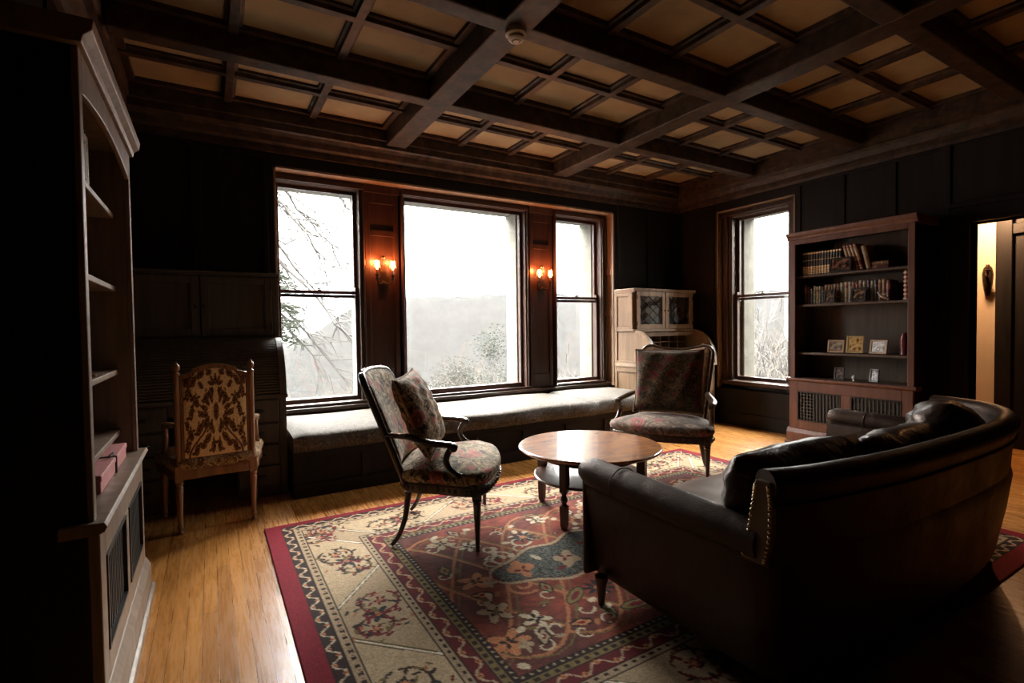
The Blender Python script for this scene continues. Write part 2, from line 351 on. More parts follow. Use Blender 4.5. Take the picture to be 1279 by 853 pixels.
# right-hand window
w4 = struct(empty('window_4', (0,0,0)))
g0, g1 = 3.40, 4.055; X = W
f = MB()
f.box(X+.08, X+.26, YW0+.04, g0-.035, .5, ZO-.02).box(X+.08, X+.26, g1+.035, YW1-.015, .5, ZO-.02).box(X+.08, X+.26, g0-.035, g1+.035, gz1+.035, ZO-.02)
f.box(X+.03, X+.26, YW0+.02, YW1-.015, .50, .55).box(X+.015, X+.05, YW0+.02, YW1-.08, .535, .55)
f.box(X+.06, X+.08, g1+.085, YW1-.055, .55, ZO-.05)
f.box(X+.045, X+.08, YW0+.04, YW1-.02, ZO-.075, ZO-.05)
f.build('window_frame', M['frame_wood'], w4, bevel=.004)
for s0, s1, x in ((1.595, gz1, X+.18), (gz0, 1.63, X+.14)):
    s = MB(); top = s1 == gz1
    s.box(x, x+.04, g0-.034, g0, s0-.045, s1+.034).box(x, x+.04, g1, g1+.034, s0-.045, s1+.034)
    s.box(x, x+.04, g0, g1, s1 if top else s1-.03, s1+.034 if top else s1).box(x, x+.04, g0, g1, s0-.03 if top else s0-.05, s0)
    so = s.build('sash', M['frame_wood'], w4, bevel=.003)
    MB().box(x+.018, x+.022, g0-.004, g1+.004, s0-.003, s1+.003).build('pane', M['glass'], so)
MB().lathe([(.02,0),(.02,.006),(.011,.012),(.011,.018)], (X+.15, 3.72, 1.63), 12).obox((X+.15, 3.735, 1.652), (.012,.055,.008)).build('sash_lock', M['brass'], w4)
jf = MB()
def jamb_y(mb, y, sgn, x0, x1, z0, z1, splits):
    t = .020; a, c = sorted((y, y+sgn*t))
    mb.box(x0, x0+.03, a, c, z0, z1).box(x1-.03, x1, a, c, z0, z1)
    for q in [z0]+splits+[z1]: mb.box(x0+.03, x1-.03, a, c, max(z0, q-.035), min(z1, q+.035))
    a, c = sorted((y, y+sgn*.004)); mb.box(x0, x1, a, c, z0, z1)
jamb_y(jf, YW1, -1, X+.002, X+.08, .45, ZO, [1.98, 1.0]); jamb_y(jf, YW0, 1, X+.002, X+.08, .45, ZO, [1.98, 1.0])
jf.box(X+.002, X+.10, YW0, YW1, ZO-.015, ZO)
struct(jf.build('trim_7', M['jamb_wood'], bevel=.003))
st = MB().box(X+.27, X+.5, g1+.0, YW1+.05, .5, ZO).box(X+.27, X+.5, YW0-.05, g0-.05, .5, ZO).box(X+.27, X+.55, YW0-.05, YW1+.05, .40, .52).box(X+.27, X+.5, g0-.05, g1+.05, 2.62, 2.9)
struct(st.build('trim_8', M['stone'], bevel=.01))
# remaining walls
struct(MB().box(LW-.2, LW, BW, D, 0, H).build('wall_west', M['panel']))
struct(MB().box(LW-.2, 8.2, BW-.2, BW, 0, H).build('wall_south', M['panel']))
# raised stiles on the walls (tall panels)
def stiles_north(x0, x1, z0=0, z1=2.85):
    m = MB(); m.box(x0, x1, D-.015, D, z1-.1, z1)
    n = max(1, round((x1-x0)/.5))
    for i in range(n+1):
        c = x0+(x1-x0)*i/n; m.box(max(x0, c-.035), min(x1, c+.035), D-.015, D, z0, z1-.1)
    return m
struct(stiles_north(LW+.02, XO0-.05).build('trim_9', M['panel'], bevel=.003)); struct(stiles_north(XO1+.05, W-.02).build('trim_10', M['panel'], bevel=.003))
def stiles_east(y0, y1, z0, z1, n):
    m = MB(); m.box(W-.015, W, y0, y1, z1-.08, z1)
    for i in range(n+1):
        c = y0+(y1-y0)*i/n; m.box(W-.015, W, max(y0, c-.04), min(y1, c+.04), z0, z1-.08)
    return m
struct(stiles_east(YW1+.03, D-.02, 0, 2.85, 1).build('trim_11', M['panel'], bevel=.003))
struct(stiles_east(1.86, YW0-.03, 0, 2.85, 3).build('trim_12', M['panel'], bevel=.003))
struct(stiles_east(BW+.02, .62, 0, 2.85, 5).build('trim_13', M['panel'], bevel=.003))
m = MB(); 
for i in range(9): m.box(LW, LW+.015, -2.5+i*.8, -2.42+i*.8, 0, 2.85)
struct(m.build('trim_14', M['panel'], bevel=.003))
# baseboards
struct(MB().box(LW, LW+.02, BW, D, 0, .16).build('baseboard_west', M['panel'], bevel=.004))
struct(MB().box(W-.02, W, 3.08, D, 0, .16).box(W-.02, W, 1.80, 1.95, 0, .16).box(W-.02, W, BW, .68, 0, .16).build('baseboard_east', M['panel'], bevel=.004))
# cornice: stepped profile along each wall
prof = [(0,2.80),(.03,2.80),(.035,2.83),(.035,2.86),(.06,2.88),(.08,2.93),(.10,2.955),(.125,2.965),(.125,3.02),(.14,3.03),(.14,H),(0,H)]
struct(MB().prism([(D-a, z) for a, z in prof], 'x', LW, W).build('trim_15', M['beam']))
struct(MB().prism([(W-a, z) for a, z in prof], 'y', BW, D).build('trim_16', M['beam']))
struct(MB().prism([(LW+a, z) for a, z in prof], 'y', BW, D).build('trim_17', M['beam']))
struct(MB().prism([(BW+a, z) for a, z in prof], 'x', LW, W).build('trim_18', M['beam']))
# beams
BX = [1.56, 3.49]; BYs = [3.70, 2.55, 1.40, .25, -.90, -2.05]; hw = .095; hx = .062; zb = 2.98
n = 19
for x in BX:
    p = [(x-hw, zb), (x+hw, zb), (x+hw, H), (x-hw, H)]
    o = struct(MB().prism(p, 'y', BW+.15, D-.15).build('trim_%d' % n, M['beam'], bevel=.012)); n += 1
for y in BYs:
    p = [(y-hx, zb+.001), (y+hx, zb+.001), (y+hx, H), (y-hx, H)]
    o = struct(MB().prism(p, 'x', LW+.15, W-.15).build('trim_%d' % n, M['beam'], bevel=.012)); n += 1
# mouldings inside every coffer
xb = [(LW+.14, BX[0]-hw), (BX[0]+hw, BX[1]-hw), (BX[1]+hw, W-.14)]
yb = [(BYs[0]+hx, D-.14)] + [(BYs[i+1]+hx, BYs[i]-hx) for i in range(len(BYs)-1)]
def bar(m, x0, x1, y0, y1, along):
    # two step bar under the plaster
    z1 = H
    if along == 'x':
        c = (y0+y1)/2; h = (y1-y0)/2
        m.prism([(c-h, z1), (c-h, z1-.018), (c-h*.62, z1-.024), (c-h*.55, z1-.05), (c+h*.55, z1-.05), (c+h*.62, z1-.024), (c+h, z1-.018), (c+h, z1)], 'x', x0, x1)
    else:
        c = (x0+x1)/2; h = (x1-x0)/2
        m.prism([(c-h, z1), (c-h, z1-.018), (c-h*.62, z1-.024), (c-h*.55, z1-.0505), (c+h*.55, z1-.0505), (c+h*.62, z1-.024), (c+h, z1-.018), (c+h, z1)], 'y', y0, y1)
for (x0, x1) in xb:
    for (y0, y1) in yb:
        m = MB(); t = .045
        m.box(x0, x1, y0, y0+t, H-.035, H).box(x0, x1, y1-t, y1, H-.035, H).box(x0, x0+t, y0+t, y1-t, H-.035, H).box(x1-t, x1, y0+t, y1-t, H-.035, H)
        bar(m, x0, x1, (y0+y1)/2-.05, (y0+y1)/2+.05, 'x')
        for k in (1, 2):
            c = x0+(x1-x0)*k/3; bar(m, c-.05, c+.05, y0, y1, 'y')
        struct(m.build('trim_%d' % n, M['beam'], bevel=.003)); n += 1
# door casing, hall beyond
m = MB(); 
m.box(W-.03, W+.17, DY1, DY1+.03, 0, DZ+.03).box(W-.03, W+.17, DY0-.03, DY0, 0, DZ+.03).box(W-.03, W+.17, DY0, DY1, DZ, DZ+.03)
m.box(W-.022, W, DY1+.03, DY1+.13, 0, DZ+.14).box(W-.022, W, DY0-.13, DY0-.03, 0, DZ+.14).box(W-.022, W, DY0-.03, DY1+.03, DZ+.03, DZ+.14)
m.box(W-.04, W, DY0-.15, DY1+.15, DZ+.14, DZ+.18)
struct(m.build('door_1', M['panel'], bevel=.004))
M['hall'] = plain('hall_plaster', (.62,.47,.32), .7, noise=.06, scale=4)
struct(MB().box(6.75, 6.95, 1.86, 3.2, 0, H).build('wall_hall', M['hall']))
struct(MB().box(W+.46, 6.75, 3.0, 3.2, 0, H).box(6.75, 6.95, BW, 1.86, 0, H).build('wall_hall_north', M['panel']))
m = MB().box(6.69, 6.75, 1.74, 1.86, 0, 2.95).box(6.70, 6.75, 1.30, 1.74, 2.1, 2.2).box(6.72, 6.75, 1.80, 1.83, 0, 2.9)
struct(m.build('trim_60', M['panel'], bevel=.005))
# ================================================================== WINDOW SEAT
seat = empty('window_seat', (0,0,0), 0, 'long built-in window seat with patterned cream cushion running under the three bay windows', 'bench')
SY0, SZ = 3.97, .485
b = MB().box(.50, 4.40, SY0+.06, 4.98, 0, .35).box(.50, 4.40, SY0+.04, SY0+.06, 0, .10).box(.50, 4.40, SY0+.045, SY0+.06, .29, .35)
for i in range(8): b.box(.50+i*.5, .57+i*.5-.0, SY0+.045, SY0+.06, .10, .29)
b.build('seat_base', M['panel'], seat, bevel=.004)
def cushion_slab(x0, x1, y0, y1, z0, z1, wob, wf=.02):
    m = MB(); nx = int((x1-x0)/.06); r = .035
    prof = [(y1, z0), (y1, z1-.01)]
    ys = [y1-.03, y1-(y1-y0)*.25, y1-(y1-y0)*.5, y1-(y1-y0)*.75, y0+.07]
    rings = []
    for i in range(nx+1):
        x = x0+(x1-x0)*i/nx; e = min(1, min(x-x0, x1-x)/.03); rd = .02*(1-e)
        wv = .008*math.sin(x*7.3+wob)+.005*math.sin(x*17+wob*2); wz = .005*math.sin(x*5+wob)
        f = y0+wv
        ring = [(x, y1, z0), (x, y1, z1-.02-rd)] + [(x, y, z1-rd+wz+.008*math.sin(3.1*(y-y0)/(y1-y0))) for y in ys] + \
               [(x, f+.03, z1-.006-rd+wz), (x, f+.008, z1-.02-rd+wz), (x, f, z1-.045+wz), (x, f-.004, z0+.05), (x, f+.004, z0+.02), (x, f+.02, z0)]
        rings.append(ring)
    return m.sweep(rings)
cushion_slab(.50, 3.40, SY0, 4.925, .35, SZ, 0).build('seat_cushion', M['seatfab'], seat, smooth=True)
cushion_slab(3.405, 4.40, SY0+.01, 4.925, .35, SZ, 2).build('seat_cushion', M['seatfab'], seat, smooth=True)

# ================================================================== ROLL-TOP DESKS
def arc(cy, cz, ry, rz, a0, a1, n): return [(cy+ry*math.cos(math.radians(a0+(a1-a0)*i/n)), cz+rz*math.sin(math.radians(a0+(a1-a0)*i/n))) for i in range(n+1)]
def desk(name, x0, x1, wd, label, open_roll, lattice, lit):
    t = empty(name, (0,0,0), 0, label, 'desk', 'roll-top desks')
    yb_, yu, yf = 4.86, 4.53, 4.19; Z1, Z2, Z3 = 1.20, .775, 1.715
    # side profile outline
    quarter = arc(4.50, Z2, -.33, Z1-Z2, 0, 88, 14)       # from (4.17,Z2) up to (4.49,Z1)
    side = [(yb_, 0), (yf+.02, 0), (yf+.02, Z2)] + quarter + [(4.53, Z1), (yu+.01, Z1), (yu+.01, Z3-.02), (yb_, Z3-.02)]
    for x, s in ((x0, 1), (x1-.035, -1)):
        m = MB().prism(side, 'x', x, x+.035)
        xs_ = x if s == 1 else x+.035; k = -s*.012
        a, c = sorted((xs_, xs_+k))
        # raised stiles and rails on the outer face, leaving recessed panels
        for (y0, y1, z0, z1) in ((yb_-.05, yb_, 0, Z3-.03), (yu+.01, yu+.06, Z1, Z3-.03), (yu+.06, yb_-.05, Z3-.09, Z3-.03), (yu+.06, yb_-.05, Z1, Z1+.05),
                                 (yf+.02, yf+.08, 0, Z2-.02), (yf+.08, yb_-.05, Z2-.09, Z2-.02), (yf+.08, yb_-.05, 0, .12), (yf+.08, yb_-.05, Z2+.0, Z2+.05)):
            m.box(a, c, y0, y1, z0, z1)
        for (y0, z0, z1) in ((yu-.02, Z1-.012, Z1+.012), (yf, Z2-.015, Z2+.015), (yu-.02, Z3-.05, Z3-.02)):
            m.box(a-.004, c+.004, y0, yb_, z0, z1)
        oq = arc(4.50, Z2, -.33, Z1-Z2, 0, 88, 14); iq = arc(4.50, Z2, -.27, Z1-Z2-.06, 0, 88, 14)
        m.sweep([[(a, oq[i][0], oq[i][1]), (c, oq[i][0], oq[i][1]), (c, iq[i][0], iq[i][1]), (a, iq[i][0], iq[i][1])] for i in range(15)])
        m.build('side_panel', wd, t, bevel=.003)
    MB().box(x0-.02, x1+.02, yu-.03, yb_, Z3-.02, Z3).box(x0-.01, x1+.01, yu-.015, yb_, Z3-.035, Z3-.02).build('top_board', wd, t, bevel=.004)
    MB().box(x0+.035, x1-.035, yb_-.02, yb_, 0, Z3-.02).build('back_panel', wd, t)
    m = MB().box(x0-.005, x1+.005, yu-.02, yb_-.02, Z1-.02, Z1+.01); m.build('lower_shelf', wd, t, bevel=.003)
    m = MB().box(x0-.02, x1+.02, yf-.02, yb_-.02, Z2-.03, Z2); m.build('writing_top', wd, t, bevel=.005)
    # cabinet doors
    xm = (x0+x1)/2
    for k, (a, c) in enumerate(((x0+.04, xm-.004), (xm+.004, x1-.04))):
        f = MB(); z0, z1, r = Z1+.015, Z3-.04, .055
        f.box(a, a+r, yu-.018, yu, z0, z1).box(c-r, c, yu-.018, yu, z0, z1).box(a+r, c-r, yu-.018, yu, z1-r, z1).box(a+r, c-r, yu-.018, yu, z0, z0+r)
        f.box(a+r, a+r+.008, yu-.012, yu, z0+r, z1-r).box(c-r-.008, c-r, yu-.012, yu, z0+r, z1-r)
        d = f.build('door', wd, t, bevel=.003)
        if lattice:
            l = MB(); A, C, B0, B1 = a+r, c-r, z0+r, z1-r; nx = 2.5; px = (C-A)/nx; pz = (B1-B0)/3
            def seg(p, q): l.tube([(p[0], yu-.010, p[1]), (q[0], yu-.010, q[1])], .0035, 5)
            sl = pz/px
            for i in range(-4, 5):
                for sg in (1, -1):
                    # line z = B0 + sg*sl*(x - (A+i*px))  clipped
                    xa = A; pts = []
                    X0 = A+i*px if sg == 1 else A+(i+3)*px
                    for x in np.linspace(A, C, 41):
                        z = B0+sg*sl*(x-X0)
                        if B0-.001 <= z <= B1+.001: pts.append((float(x), float(z)))
                    if len(pts) > 2: seg(pts[0], pts[-1])
            l.build('lead_lattice', M['black'], d)
            MB().box(A, C, yu-.006, yu-.003, B0, B1).build('pane', M['glass'], d)
        else:
            MB().box(a+r, c-r, yu-.006, yu+.004, z0+r, z1-r).build('door_panel', wd, d)
        hx = c-.025 if k == 0 else a+.025
        MB().lathe([(.004,0),(.004,-.012),(.011,-.016),(.012,-.024),(.005,-.03)], (hx, yu-.018, (z0+z1)/2), 10, 'y').build('knob', M['brass'], d)
        hg = a+.004 if k == 0 else c-.004
        for zz in (z0+.07, z1-.07): MB().tube([(hg, yu-.02, zz-.025), (hg, yu-.02, zz+.025)], .006, 8).build('hinge', M['black'], d)
    # roll
    if not open_roll:
        m = MB(); q = arc(4.50, Z2, -.315, Z1-Z2-.015, 1, 87, 30)
        for i in range(30):
            (ya, za), (yb2, zb2) = q[i], q[i+1]
            g = Vector((yb2-ya, zb2-za)).normalized(); nrm = Vector((-g.y, g.x)) if g.x*0-1 < 0 else g
            ny, nz = -abs(g.y), abs(g.x)
            cy_, cz_ = (ya+yb2)/2, (za+zb2)/2; ln = math.hypot(yb2-ya, zb2-za)*.47
            p = [(cy_-g.x*ln, cz_-g.y*ln), (cy_-g.x*ln*.6+ny*.009, cz_-g.y*ln*.6+nz*.009), (cy_+g.x*ln*.6+ny*.009, cz_+g.y*ln*.6+nz*.009), (cy_+g.x*ln, cz_+g.y*ln), (cy_-ny*.008, cz_-nz*.008)]
            m.prism(p, 'x', x0+.036, x1-.036)
        r = m.build('roll_top', wd, t)
    else:
        m = MB(); yp = 4.60
        for i in range(7): x = x0+.06+(x1-x0-.12)*i/6; m.box(x-.006, x+.006, yp, yb_-.02, Z2, Z1-.02)
        for z in (Z2+.14, Z2+.27): m.box(x0+.06, x1-.06, yp, yb_-.02, z-.005, z+.005)
        m.build('pigeonholes', wd, t)
        m = MB()
        for i in range(6): m.box(x0+.036, x1-.036, 4.49+i*.004, 4.50+i*.004, Z1-.03-i*.008-.006, Z1-.03-i*.008)
        m.build('roll_top', wd, t)
    # pedestals with drawers
    for k, (a, c) in enumerate(((x0+.036, x0+.33), (x1-.33, x1-.036))):
        MB().box(a, c, yf+.02, yb_-.02, 0, Z2-.03).build('pedestal', wd, t)
        zz = [.08, .24, .40, .56, .74]
        for i in range(4):
            d = MB().box(a+.01, c-.01, yf, yf+.02, zz[i]+.006, zz[i+1]-.006).build('drawer', wd, t, bevel=.006)
            MB().lathe([(.001,0),(1,.002),(.9,.010),(.5,.014),(.001,.015)], (0,0,0), 14, 'y').build('drawer_pull', M['black'], d, smooth=True)
            h = d.children[0]; h.scale = (.045, -1.3, .013); h.location = ((a+c)/2, yf, (zz[i]+zz[i+1])/2)
    MB().box(x0+.33, x1-.33, yf+.03, yf+.05, Z2-.12, Z2-.03).build('centre_drawer', wd, t, bevel=.003)
    return t
desk('roll_top_desk', -.60, .475, M['desk_shaded'], 'oak roll-top desk in a wood darkened for shade, with closed slatted roll, left of the bay windows', False, False, False)
desk('roll_top_desk', 4.425, 5.50, M['desk_oak'], 'oak roll-top desk with diamond-leaded cupboard doors in the corner right of the bay', True, True, True)
pp = MB()
for i in range(6): pp.obox((4.87+.012*math.sin(i*2), 4.33+.01*math.cos(i*3), .782+.004+i*.007), (.30,.21,.006), (0,0,.15*math.sin(i*1.7)))
tag(pp.build('paper_stack', plain('old_paper', (.42,.36,.27), .8)), 'loose stack of papers on the open writing top of the corner desk', 'papers')
t = empty('letter_rack', (5.14, 4.47, .777), 0, 'small wire letter rack holding envelopes on the corner desk', 'letter rack')
m = MB().box(-.12,.12,-.05,.05,0,.012)
for y in (-.045, -.015, .015, .045):
    m.tube([(-.11,y,.01),(-.11,y,.14),(.11,y,.14),(.11,y,.01)], .004, 6); m.tube([(-.11,y,.075),(.11,y,.075)], .003, 6)
m.build('rack', M['brass'], t)
m = MB()
for i, y in enumerate((-.03, 0, .03)): m.obox((0,y,.085), (.19,.004,.13), (.08*(i-1),0,0))
m.build('envelope', M['white'], t)

# ================================================================== BOOKCASES
def bookcase(name, loc, rz, w, d, hgt, shelves, face, label, arch, woodm):
    t = empty(name, loc, rz, label, 'bookcase')
    st_ = .052 if not arch else .04; ledge = .69; fr = .10
    MB().box(0, .03, .0, d, 0, hgt).build('side_panel', M['panel'] if arch else woodm, t, bevel=.003); MB().box(w-.03, w, 0, d, 0, hgt).build('side_panel', woodm if arch else M['panel'], t, bevel=.003)  # near end in dark panelling wood, its shade put into the colour
    m = MB(); m.box(.03, w-.03, d-.02, d, 0, hgt).box(.03, w-.03, .02, d-.02, hgt-.03, hgt).box(.03, w-.03, .06, d-.02, ledge-.03, ledge)
    m.box(.03, w-.03, .05, d-.02, .05, .08)
    m.build('carcass', woodm, t, bevel=.003)
    m = MB(); m.box(0, st_, -.018, 0, ledge, hgt).box(w-st_, w, -.018, 0, ledge, hgt)
    if arch:
        a = [(st_, hgt)] + [(st_+(w-2*st_)*i/16, hgt-.13-.045*(2*i/16-1)**2) for i in range(17)] + [(w-st_, hgt)]
        m.prism(a, 'y', -.018, 0)
    else: m.box(st_, w-st_, -.018, 0, hgt-fr, hgt)
    m.build('face_frame', face, t, bevel=.004)
    m = MB()
    pr = [(0, hgt-.055), (-.03, hgt-.05), (-.035, hgt-.03), (-.055, hgt-.012), (-.06, hgt+.02), (d, hgt+.02), (d, hgt-.055)]
    m.prism(pr, 'x', -.025, w+.025); m.build('crown', face, t, bevel=.003)
    m = MB(); m.prism([(-.045, ledge-.022), (-.052, ledge-.008), (-.045, ledge+.006), (.06, ledge+.006), (.06, ledge-.03), (-.03, ledge-.03)], 'x', -.028, w+.028); m.build('ledge', face, t, bevel=.002)
    for z in shelves:
        MB().box(.03, w-.03, .045, d-.02, z-.024, z).build('shelf', woodm, t, bevel=.004)
    # base with two grilles
    bz0, bz1 = .17, ledge-.03
    m = MB(); y0, y1 = -.03, 0
    s1 = .085; mid = .045
    m.box(0, s1, y0, y1, bz0, bz1).box(w-s1, w, y0, y1, bz0, bz1).box(w/2-mid, w/2+mid, y0, y1, bz0+.09, bz1-.10).box(s1, w-s1, y0, y1, bz1-.10, bz1).box(s1, w-s1, y0, y1, bz0, bz0+.09)
    m.build('base_frame', face, t, bevel=.004)
    m = MB(); m.prism([(-.05, 0), (-.05, .13), (-.04, .15), (-.03, .17), (.0, .17), (.0, 0)], 'x', -.02, w+.02).prism([(-.065,0),(-.065,.03),(-.05,.04),(-.05,0)], 'x', -.03, w+.03); m.build('plinth', face, t, bevel=.004)
    for a, c in ((s1, w/2-mid), (w/2+mid, w-s1)):
        m = MB(); z0, z1 = bz0+.09, bz1-.10; s = .006
        n = int((c-a)/.03); k = int((z1-z0)/.03)
        for i in range(n+1): x = a+(c-a)*i/n; m.box(x-s, x+s, -.022, -.016, z0, z1)
        for j in range(k+1): z = z0+(z1-z0)*j/k; m.box(a, c, -.016, -.012, z-s, z+s)
        g = m.build('grille', M['grille'], t)
        fr_ = MB(); fr_.box(a, a+.012, -.034, -.012, z0, z1).box(c-.012, c, -.034, -.012, z0, z1).box(a+.012, c-.012, -.034, -.012, z0, z0+.012).box(a+.012, c-.012, -.034, -.012, z1-.012, z1)
        fr_.build('grille_frame', M['black'], g)
    return t
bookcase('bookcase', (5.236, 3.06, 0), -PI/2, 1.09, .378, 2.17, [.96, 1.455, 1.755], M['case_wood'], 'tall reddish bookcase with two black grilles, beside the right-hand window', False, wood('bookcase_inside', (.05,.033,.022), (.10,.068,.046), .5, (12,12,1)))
bookcase('bookcase', (-.325, 1.90, 0), PI/2, 1.07, .293, 2.13, [.803, 1.082, 1.464, 1.797], M['case_brown'], 'tall brown bookcase with arched top at the left edge of the room', True, M['case_brown'])
# --- books
def book_mat(name, c, g, bands):
    m, nt, b = mat(name); tc = N(nt, 'ShaderNodeTexCoord'); sp = N(nt, 'ShaderNodeSeparateXYZ'); nt.links.new(tc.outputs['Generated'], sp.inputs[0])
    stops = [(0, c4(*c))]
    for z0, z1, cc in bands: stops += [(z0, c4(*cc)), (z1, c4(*c))]
    nt.links.new(ramp(nt, sp.outputs['Z'], stops, 'CONSTANT'), b.inputs['Base Color']); b.inputs['Roughness'].default_value = .4
    return m
G = (.80,.55,.27)
BM = {
 'volume': book_mat('black_gilt_binding', (.03,.025,.02), G, [(.03,.08,G),(.10,.15,G),(.17,.22,G),(.24,.28,G),(.30,.36,G),(.62,.64,G),(.90,.96,G)]),
 'red': book_mat('red_binding', (.14,.02,.02), G, [(.05,.07,G),(.14,.16,G),(.35,.86,(.38,.24,.12)),(.92,.94,G)]),
 'tan': book_mat('tan_binding', (.22,.13,.05), G, [(.4,.5,(.15,.07,.03))]),
 'green': book_mat('grey_green_binding', (.12,.14,.09), G, [(.15,.2,(.35,.3,.18)),(.5,.55,(.35,.3,.18)),(.8,.95,(.35,.3,.2))]),
 'brown': book_mat('brown_binding', (.17,.085,.045), G, [(.3,.33,G),(.85,.95,(.35,.22,.12))]),
 'cream': book_mat('cream_binding', (.35,.27,.17), G, [(.2,.24,(.15,.05,.03)),(.7,.85,(.2,.07,.05))]),
 'dark': book_mat('dark_binding', (.035,.025,.03), G, [(.7,.75,(.25,.15,.08))]),
 'maroon': book_mat('maroon_binding', (.12,.03,.03), G, [(.55,.85,(.35,.14,.13))]),
 'grey': book_mat('pale_grey_binding', (.40,.38,.34), G, [(.1,.14,(.2,.16,.1)),(.8,.86,(.2,.16,.1))]),
}
PAGES = plain('page_edges', (.42,.36,.26), .9)
def book(loc, rz, th, dp, hg, bm, label, cat='book', group=None, tilt=0):
    # spine faces local -y; thickness along local x
    t = empty('book', loc, rz, label, cat, group); t.rotation_euler = (0, tilt, rz)
    r = .18*th; n = 6
    sp = [(-th/2+th*i/n, -r*math.sin(PI*i/n)) for i in range(n+1)]
    outer = sp + [(th/2, dp), (th/2-.003, dp), (th/2-.003, .002), (-th/2+.003, .002), (-th/2+.003, dp), (-th/2, dp)]
    MB().prism(outer, 'z', 0, hg).build('cover', bm, t)
    MB().box(-th/2+.003, th/2-.003, .002, dp-.004, .003, hg-.003).build('pages', PAGES, t)
    return t
# right bookcase, top shelf (z 1.755): fourteen black-and-gilt volumes
xs0 = 5.315
y = 2.985
for i in range(14):
    book((xs0, y-.0135, 1.756), -PI/2, .026, .17, .235, BM['volume'], 'black volume with gilt-banded spine from the long matching set on the top shelf', 'book', 'matching black and gilt volumes on the top shelf'); y -= .0272
for i in range(4):
    book((xs0, y-.084-i*.031, 1.764), -PI/2, .026, .17, .26, BM['red'], 'slanting red book with a buff panelled spine, %s' % ['against the black and gilt set', 'second of the leaning red four', 'third of the leaning red four', 'rightmost of the leaning red four'][i], 'book', 'leaning red books', tilt=-.27)
book((xs0, y-.236, 1.766), -PI/2, .04, .17, .225, BM['tan'], 'plain tan book leaning against the four slanting red books', 'book', tilt=-.22)
for i in range(2):
    b = book((5.30, 2.07+i*.0, 1.756+.018+i*.036), -PI/2, .034, .16, .165, BM['brown'] if i else BM['maroon'], ['maroon book lying flat, lower one at the right end of the top shelf', 'brown book lying flat on the maroon one, top shelf'][i])
    b.rotation_euler = (0, -PI/2, -PI/2); b.location = (5.33, 2.05+.165, 1.756+.0175+i*.035)
# second shelf (z 1.455)
seq = [('maroon',.022,.20),('dark',.03,.18),('dark',.028,.16),('green',.024,.185),('cream',.02,.17),('green',.022,.18),('dark',.03,.17),('brown',.028,.19),('brown',.024,.19),('tan',.02,.185),('cream',.03,.19),('brown',.026,.19),('green',.036,.20),('cream',.032,.20),('grey',.026,.20),('brown',.03,.20),('maroon',.026,.20),('cream',.03,.205),('green',.03,.20),('dark',.03,.20),('green',.026,.195),('dark',.03,.20),('brown',.028,.20),('tan',.03,.20),('maroon',.03,.19)]
y = 2.975
adj = {'maroon':'maroon','dark':'near-black','green':'grey-green','cream':'cream','brown':'brown','tan':'tan','grey':'pale grey'}
ordn = ['first','second','third','fourth','fifth','sixth','seventh','eighth','ninth','tenth','eleventh','twelfth','thirteenth','fourteenth','fifteenth','sixteenth','seventeenth','eighteenth','nineteenth','twentieth','twenty-first','twenty-second','twenty-third','twenty-fourth','twenty-fifth']
for i, (k, th, hg) in enumerate(seq):
    book((5.335, y-th/2, 1.456), -PI/2, th, .15, hg, BM[k], '%s upright book, %s from the left on the second shelf of the reddish bookcase' % (adj[k], ordn[i]), 'book', 'mixed books on the second shelf'); y -= th+.0035
# photographs and ornaments
def photo(loc, rz, w_, h_, fm, pic, label, lean=.18):
    loc = (loc[0], loc[1], loc[2]+.003); t = empty('photo_frame', loc, 0, label, 'picture frame', 'framed photographs in the reddish bookcase'); t.rotation_euler = (-lean, 0, rz)
    b_ = .016
    MB().box(-w_/2,-w_/2+b_,-.012,0,0,h_).box(w_/2-b_,w_/2,-.012,0,0,h_).box(-w_/2+b_,w_/2-b_,-.012,0,0,b_).box(-w_/2+b_,w_/2-b_,-.012,0,h_-b_,h_).build('frame', fm, t, bevel=.002)
    MB().box(-w_/2+b_,w_/2-b_,-.006,-.002,b_,h_-b_).build('photograph', pic, t)
    MB().obox((0,.024,h_*.46),(.03,.003,h_*.62),(.20,0,0)).build('strut', M['black'], t)
    return t
def picmat(name, a, b_, c, s):
    m, nt, bb = mat(name); n1 = N(nt, 'ShaderNodeTexNoise', Scale=s, Detail=3); nt.links.new(coords(nt), n1.inputs['Vector'])
    nt.links.new(ramp(nt, n1.outputs['Fac'], [(.38, c4(*a)), (.5, c4(*b_)), (.62, c4(*c))]), bb.inputs['Base Color']); bb.inputs['Roughness'].default_value = .25
    return m
wd_f = plain('pale_wood_frame', (.36,.25,.15), .5)
photo((5.30, 2.65, .963), -PI/2+.05, .15, .125, wd_f, picmat('photo_a', (.03,.05,.06), (.22,.17,.11), (.35,.33,.28), 28), 'small framed photograph, leftmost on the third shelf')
photo((5.31, 2.485, .963), -PI/2+.1, .145, .165, plain('gilt_frame', (.45,.34,.16), .4), picmat('photo_b', (.10,.03,.01), (.55,.36,.10), (.62,.52,.32), 34), 'taller gold and yellow framed picture in the middle of the third shelf')
photo((5.30, 2.28, .963), -PI/2-.16, .155, .13, wd_f, picmat('photo_c', (.02,.012,.01), (.05,.03,.02), (.32,.28,.22), 30), 'tilted framed dark photograph, rightmost on the third shelf')
photo((5.28, 2.61, .698), -PI/2+.05, .09, .12, M['black'], picmat('photo_d', (.02,.015,.015), (.06,.04,.04), (.2,.15,.14), 40), 'small black-framed photograph, left on the bookcase ledge')
photo((5.28, 2.305, .698), -PI/2-.2, .085, .125, M['black'], picmat('photo_e', (.01,.01,.01), (.03,.03,.03), (.4,.38,.35), 40), 'small black-framed photograph tilted, right on the bookcase ledge')
